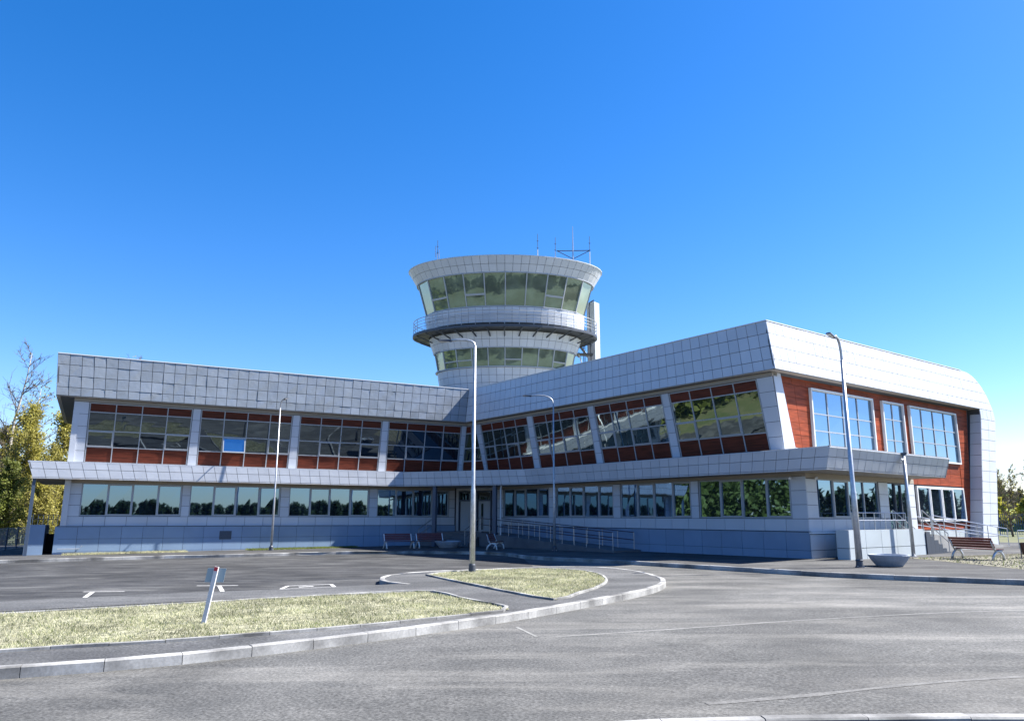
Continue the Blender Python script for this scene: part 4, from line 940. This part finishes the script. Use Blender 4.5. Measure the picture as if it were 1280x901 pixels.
# leaning sign seen from behind
sx, sy = -5.77, 14.83; sz = G(sx)+.1
a = empty('sign', (sx, sy, sz)); tag(a, 'small blank-backed sign on a leaning white post in the long lawn', 'sign')
tp = Vector((sx+.16, sy+.05, sz+1.08)); bt = Vector((sx, sy, sz))
MB().bar(bt, tp, .075, .05, (0, 1, 0)).build('post', 'signpost', a)
MB().bar(lerp(bt, tp, .93)+Vector((0, -.027, 0)), tp+Vector((0, -.027, 0)), .07, .004, (0, 1, 0)).build('red_tip', 'redpaint', a)
d = (tp-bt).normalized(); c0 = tp-d*.16+Vector((0, .035, 0)); ux = Vector((.99, .12, -.02)).normalized()
MB().slab(c0-ux*.17-d*.13, c0+ux*.17-d*.13, c0+ux*.17+d*.13, c0-ux*.17+d*.13, Vector((.12, -.99, 0)), -.004, .004).build('board', 'signback', a)

# ------------------------------------------------------------------ left end: stair well, fence
sw = empty('basement_stair', PL(-2.6, .1, -.1)); sw.parent = T; sw.location = W[sw]-W[T]
MB().hexa([PL(-3.1, .12, -.5), PL(-2.2, .12, -.5), PL(-2.2, -.1, -.5), PL(-3.1, -.1, -.5), PL(-3.1, .12, 1.45), PL(-2.2, .12, 1.45), PL(-2.2, -.1, 1.45), PL(-3.1, -.1, 1.45)]).build('stair_wall', 'plinth', sw)
MB().hexa([PL(-2.35, -.11, -.5), PL(-2.2, -.11, -.5), PL(-2.2, -5, -.5), PL(-2.35, -5, -.5), PL(-2.35, -.11, 1.4), PL(-2.2, -.11, 1.4), PL(-2.2, -5, 1.4), PL(-2.35, -5, 1.4)]).build('stair_wall', 'bluegrey', sw)
MB().hexa([PL(-2.2, -2.4, -.5), PL(-1.73, -2.4, -.5), PL(-1.73, -2.6, -.5), PL(-2.2, -2.6, -.5), PL(-2.2, -2.4, .9), PL(-1.73, -2.4, .9), PL(-1.73, -2.6, .9), PL(-2.2, -2.6, .9)]).build('door', 'dark', sw)
railing('handrail', PL(-2.9, -1, 1.45), PL(-1.8, -5, 1.45), T, 6, .55)
def fence(A, Bp, n, h, label, m, pm=None, zoff=0, bw=.03, cat='fence'):
    A, Bp = Vector((*A, 0)), Vector((*Bp, 0)); mid = (A+Bp)/2
    a = empty('fence', (mid.x, mid.y, G(mid.x)+zoff)); tag(a, label, cat)
    for k in range(n+1):
        p = lerp(A, Bp, k/n); z = G(p.x)+zoff; MB().box((p.x, p.y, z), .07, .07, h).build('post', pm or m, a)
        if k < n:
            q = lerp(A, Bp, (k+1)/n); b_ = MB()
            for hh in (.12, h*.5, h-.08): b_.bar(p+Z*(z+hh), q+Z*(z+hh), .03, .03)
            for j in range(1, 14): t = lerp(p, q, j/14); b_.bar(t+Z*(z+.08), t+Z*(z+h-.05), bw, bw)
            b_.build('mesh_panel', m, a)
fence((-31.5, 47.2), (-45, 43), 6, 1.5, 'grey railing fence beyond the basement stair', 'fence', 'bluegrey', .1, .014)
fence((-31.5, 47.3), (-35, 57), 4, 1.5, 'grey railing fence running back towards the birches', 'fence', 'bluegrey', .1, .014)
fence((48, 76), (68, 70), 8, 2.1, 'blue metal fence beyond the right end of the terminal', 'bluefence', None, 0)

# ------------------------------------------------------------------ trees
def leaf_mesh(name, P, size, m, parent=None, kind=None, tri=False):
    P = np.asarray(P); n = len(P); a = rng.normal(size=(n, 3)); a /= np.linalg.norm(a, axis=1)[:, None]
    b = rng.normal(size=(n, 3)); b -= (b*a).sum(1)[:, None]*a; b /= np.linalg.norm(b, axis=1)[:, None]
    s = size*rng.uniform(.5, 1.4, (n, 1)); v = np.stack([P-a*s, P+b*s*.55, P+a*s, P-b*s*.55], 1).reshape(-1, 3)
    return mk(name, v, np.arange(4*n).reshape(-1, 4).tolist(), m, parent)
def tree(x, y, h, label, leafm, nleaf, lsize, barkm='bark', spread=.25, bare=.0, low=.15, group='trees behind the terminal', seed=0, z=None, name='tree', lean=(0, 0), tk=1.):
    rs = random.Random(seed); z = G(x)-.05 if z is None else z
    root = empty(name, (x, y, z)); tag(root, label, 'tree', group)
    tb = MB(); tips = []; r0 = h*.014+.03
    trunk = [Vector((x, y, z))]
    for k in range(1, 9): trunk.append(trunk[-1]+Vector((rs.uniform(-.12, .12)*h/12+lean[0]*h/8, rs.uniform(-.12, .12)*h/12+lean[1]*h/8, h/8)))
    tb.tube(trunk, [r0*(1-k/8.5) for k in range(9)], 7)
    tw = MB()
    nb = 44 if nleaf > 5000 else 28
    for i in range(nb):
        t = low+(1-low)*(i+rs.random())/nb; k = min(7, int(t*8)); p = lerp(trunk[k], trunk[k+1], t*8-k)
        ang = rs.uniform(0, 6.28); L = h*spread*(1.15-t)*rs.uniform(.7, 1.2)+h*.03; upv = rs.uniform(.35, 1.0)
        d = Vector((math.cos(ang), math.sin(ang), upv)).normalized(); pts = [p]
        for s_ in range(4): d = (d+Vector((rs.uniform(-.2, .2), rs.uniform(-.2, .2), rs.uniform(0, .2)))).normalized(); pts.append(pts[-1]+d*L/4)
        rb = r0*(1-t)*.45+.012; tw.tube(pts, [rb*(1-q/4.6) for q in range(5)], 5)
        for q in range(1, 5):
            for e_ in range(3):
                d2 = (d+Vector((rs.gauss(0, .7), rs.gauss(0, .7), rs.gauss(.1, .5)))).normalized(); L2 = L*rs.uniform(.2, .45)
                b0 = lerp(pts[q-1], pts[q], rs.random()); b1 = b0+d2*L2; tw.tube([b0, lerp(b0, b1, .5)+Vector((rs.uniform(-.05, .05), 0, .03)), b1], [.012*tk, .009*tk, .004*tk], 3, False)
                tips.append((b0, b1))
                if bare > 0:
                    for _ in range(3):
                        d3 = (d2+Vector((rs.gauss(0, .6), rs.gauss(0, .6), rs.gauss(.2, .5)))).normalized(); c0_ = lerp(b0, b1, rs.random()); tw.tube([c0_, c0_+d3*L2*.6], [.007*tk, .004*tk], 3, False)
    tb.build('trunk', barkm, root, True); tw.build('limb', 'bark' if barkm == 'bark' else 'bark', root)
    if nleaf:
        ti = rng.integers(0, len(tips), nleaf); u = rng.random(nleaf)
        A = np.array([tuple(t[0]) for t in tips]); Bt = np.array([tuple(t[1]) for t in tips])
        P = A[ti]*(1-u)[:, None]+Bt[ti]*u[:, None]+rng.normal(size=(nleaf, 3))*h*.02
        leaf_mesh('crown', P, lsize, leafm, root)
    return root
ba = 'trees behind the terminal'
# left of the terminal, behind it: px 0..90
tree(-46.6, 69.5, 17.4, 'tall bare leaning birch at the edge of the left-hand trees', 'leaf_y', 0, .1, 'birch', .28, 1, .2, seed=3, lean=(.09, 0), tk=1.6)
tree(-44.6, 71, 14.5, 'slender bare birch between the tall birch and the full crown', 'leaf_y', 600, .1, 'birch', .26, 1, .15, seed=13, tk=1.6)
tree(-43.6, 68.5, 11.6, 'broad yellow-green tree with full crown next to the bare birch', 'leaf_y', 15000, .105, 'bark', .24, 0, .04, seed=4)
tree(-40.6, 72.5, 13.0, 'half-leafed birch with thin twigs rising behind the left end wall', 'leaf_y', 5000, .10, 'birch', .24, 1, .12, seed=5)
tree(-39.4, 66.5, 11.0, 'green-gold tree right behind the side canopy', 'leaf_y', 12000, .10, 'birch', .22, 0, .04, seed=6)
tree(-43.0, 66.0, 9.5, 'slim birch with white trunk in front of the full yellow crown', 'leaf_y', 2500, .09, 'birch', .2, 1, .3, seed=21)
tree(-38.6, 63.4, 8.0, 'slim birch with white trunk seen under the side canopy', 'leaf_y', 2500, .09, 'birch', .2, 1, .3, seed=22)
tree(-47.8, 72, 10.5, 'olive tree at the far edge of the left-hand trees', 'leaf_y', 11000, .105, 'bark', .26, 0, .04, seed=8)
tree(-41.4, 63, 6.4, 'low bright bushy tree above the railing fence', 'leaf_g', 12000, .09, 'bark', .4, 0, .02, seed=9)
tree(-37.4, 60.5, 5.4, 'small leafy sapling beside the basement stair', 'leaf_y', 8000, .08, 'bark', .36, 0, .02, seed=10)
tree(-44.6, 65, 5.6, 'dark green shrub tree below the bare birch', 'leaf_g', 10000, .09, 'bark', .4, 0, .02, seed=11)
tree(-40.2, 79, 18.6, 'bare treetop showing above the left wing roof', 'leaf_y', 300, .08, 'bark', .2, 1, .2, seed=12, tk=1.8)
# right of the terminal, far
bv = []
nb_ = 24
for i in range(nb_+1):
    x = 50+i*4.0; y = 108-.12*(x-60); h_ = 2.6+.5*math.sin(i*1.7)
    bv += [(x, y-9, G(x)-.3), (x+.8, y-3, G(x)+h_*.75), (x, y+2, G(x)+h_), (x, y+14, G(x)-.3)]
bank = mk('bank', bv, [(4*i+k, 4*i+4+k, 4*i+5+k, 4*i+1+k) for i in range(nb_) for k in range(3)], 'bank', None, True)
tag(struct(bank), 'low green grassy bank beyond the blue fence')
for i, (x, y, hh, lab) in enumerate(((74.2, 117, 9.6, 'bare brown tree just clear of the terminal beyond the blue fence'), (77.2, 113, 10.4, 'tallest bare brown tree beyond the blue fence'), (75.6, 121, 8.8, 'smaller bare tree standing behind the others beyond the blue fence'), (82, 118, 10, 'bare brown tree farthest along the blue fence'), (79.0, 121, 9.4, 'bare tree with a forked crown behind the tallest one'), (72.6, 113.5, 7.8, 'low bare tree growing up from the grassy bank'))):
    tree(x, y, hh, lab, 'leaf_y', 300, .12, 'bark', .32, 1, .1, group='bare trees beyond the blue fence', seed=40+i, tk=2.6)
for i, (x, y, hh, lab) in enumerate(((64.0, 101, 5.0, 'yellow-green bush just clear of the terminal beyond the blue fence'), (67.4, 100, 5.3, 'broad yellow-green bush below the tallest bare tree'), (71.5, 102, 4.6, 'low yellow-green bush farthest along the blue fence'))):
    tree(x, y, hh*.8, lab, 'leaf_bank', 9000, .17, 'bark', .5, 0, .0, group='bushes beyond the blue fence', seed=60+i, name='bush')
tree(47.6, 73.5, 4.6, 'thin sapling by the blue fence at the right end', 'leaf_g', 120, .06, 'bark', .25, 1, .1, seed=71)

# far wood round the horizon behind the viewer and to the sides (seen in the window glass)
def wood(name, pts_fn, n, hmin, hmax, m, label, ls=1.9):
    P = []
    for i in range(n):
        x, y, hh = pts_fn(i/n); hh *= random.uniform(hmin, hmax); r = hh*.22
        k = 60 if ls > 1 else 150; t = rng.random(k)**.8; ang = rng.uniform(0, 6.28, k); rr_ = r*(1-t)**.6*rng.random(k)**.4
        P.append(np.stack([x+rr_*np.cos(ang), y+rr_*np.sin(ang), G(x)+t*hh], 1))
    P = np.concatenate(P); o = leaf_mesh(name, P, ls, m); o['kind'] = 'stuff'; tag(o, label, 'wood'); return o
def arc(r0, r1, a0, a1):
    def f(t):
        a = R(lerp(a0, a1, t))+random.uniform(-.01, .01); r = random.uniform(r0, r1); return (r*math.sin(a), r*math.cos(a), 1)
    return f
wood('far_wood', arc(380, 470, 92, 268), 1500, 6.5, 9, 'needle', 'dark far-off wood along the horizon facing the terminal')
wood('far_wood', arc(72, 110, 268, 312), 190, 10, 18, 'leaf_g', 'far wood to the left of the forecourt', .6)
wood('far_wood', arc(330, 420, 305, 452), 700, 10, 15, 'needle', 'dark far-off wood behind the terminal')
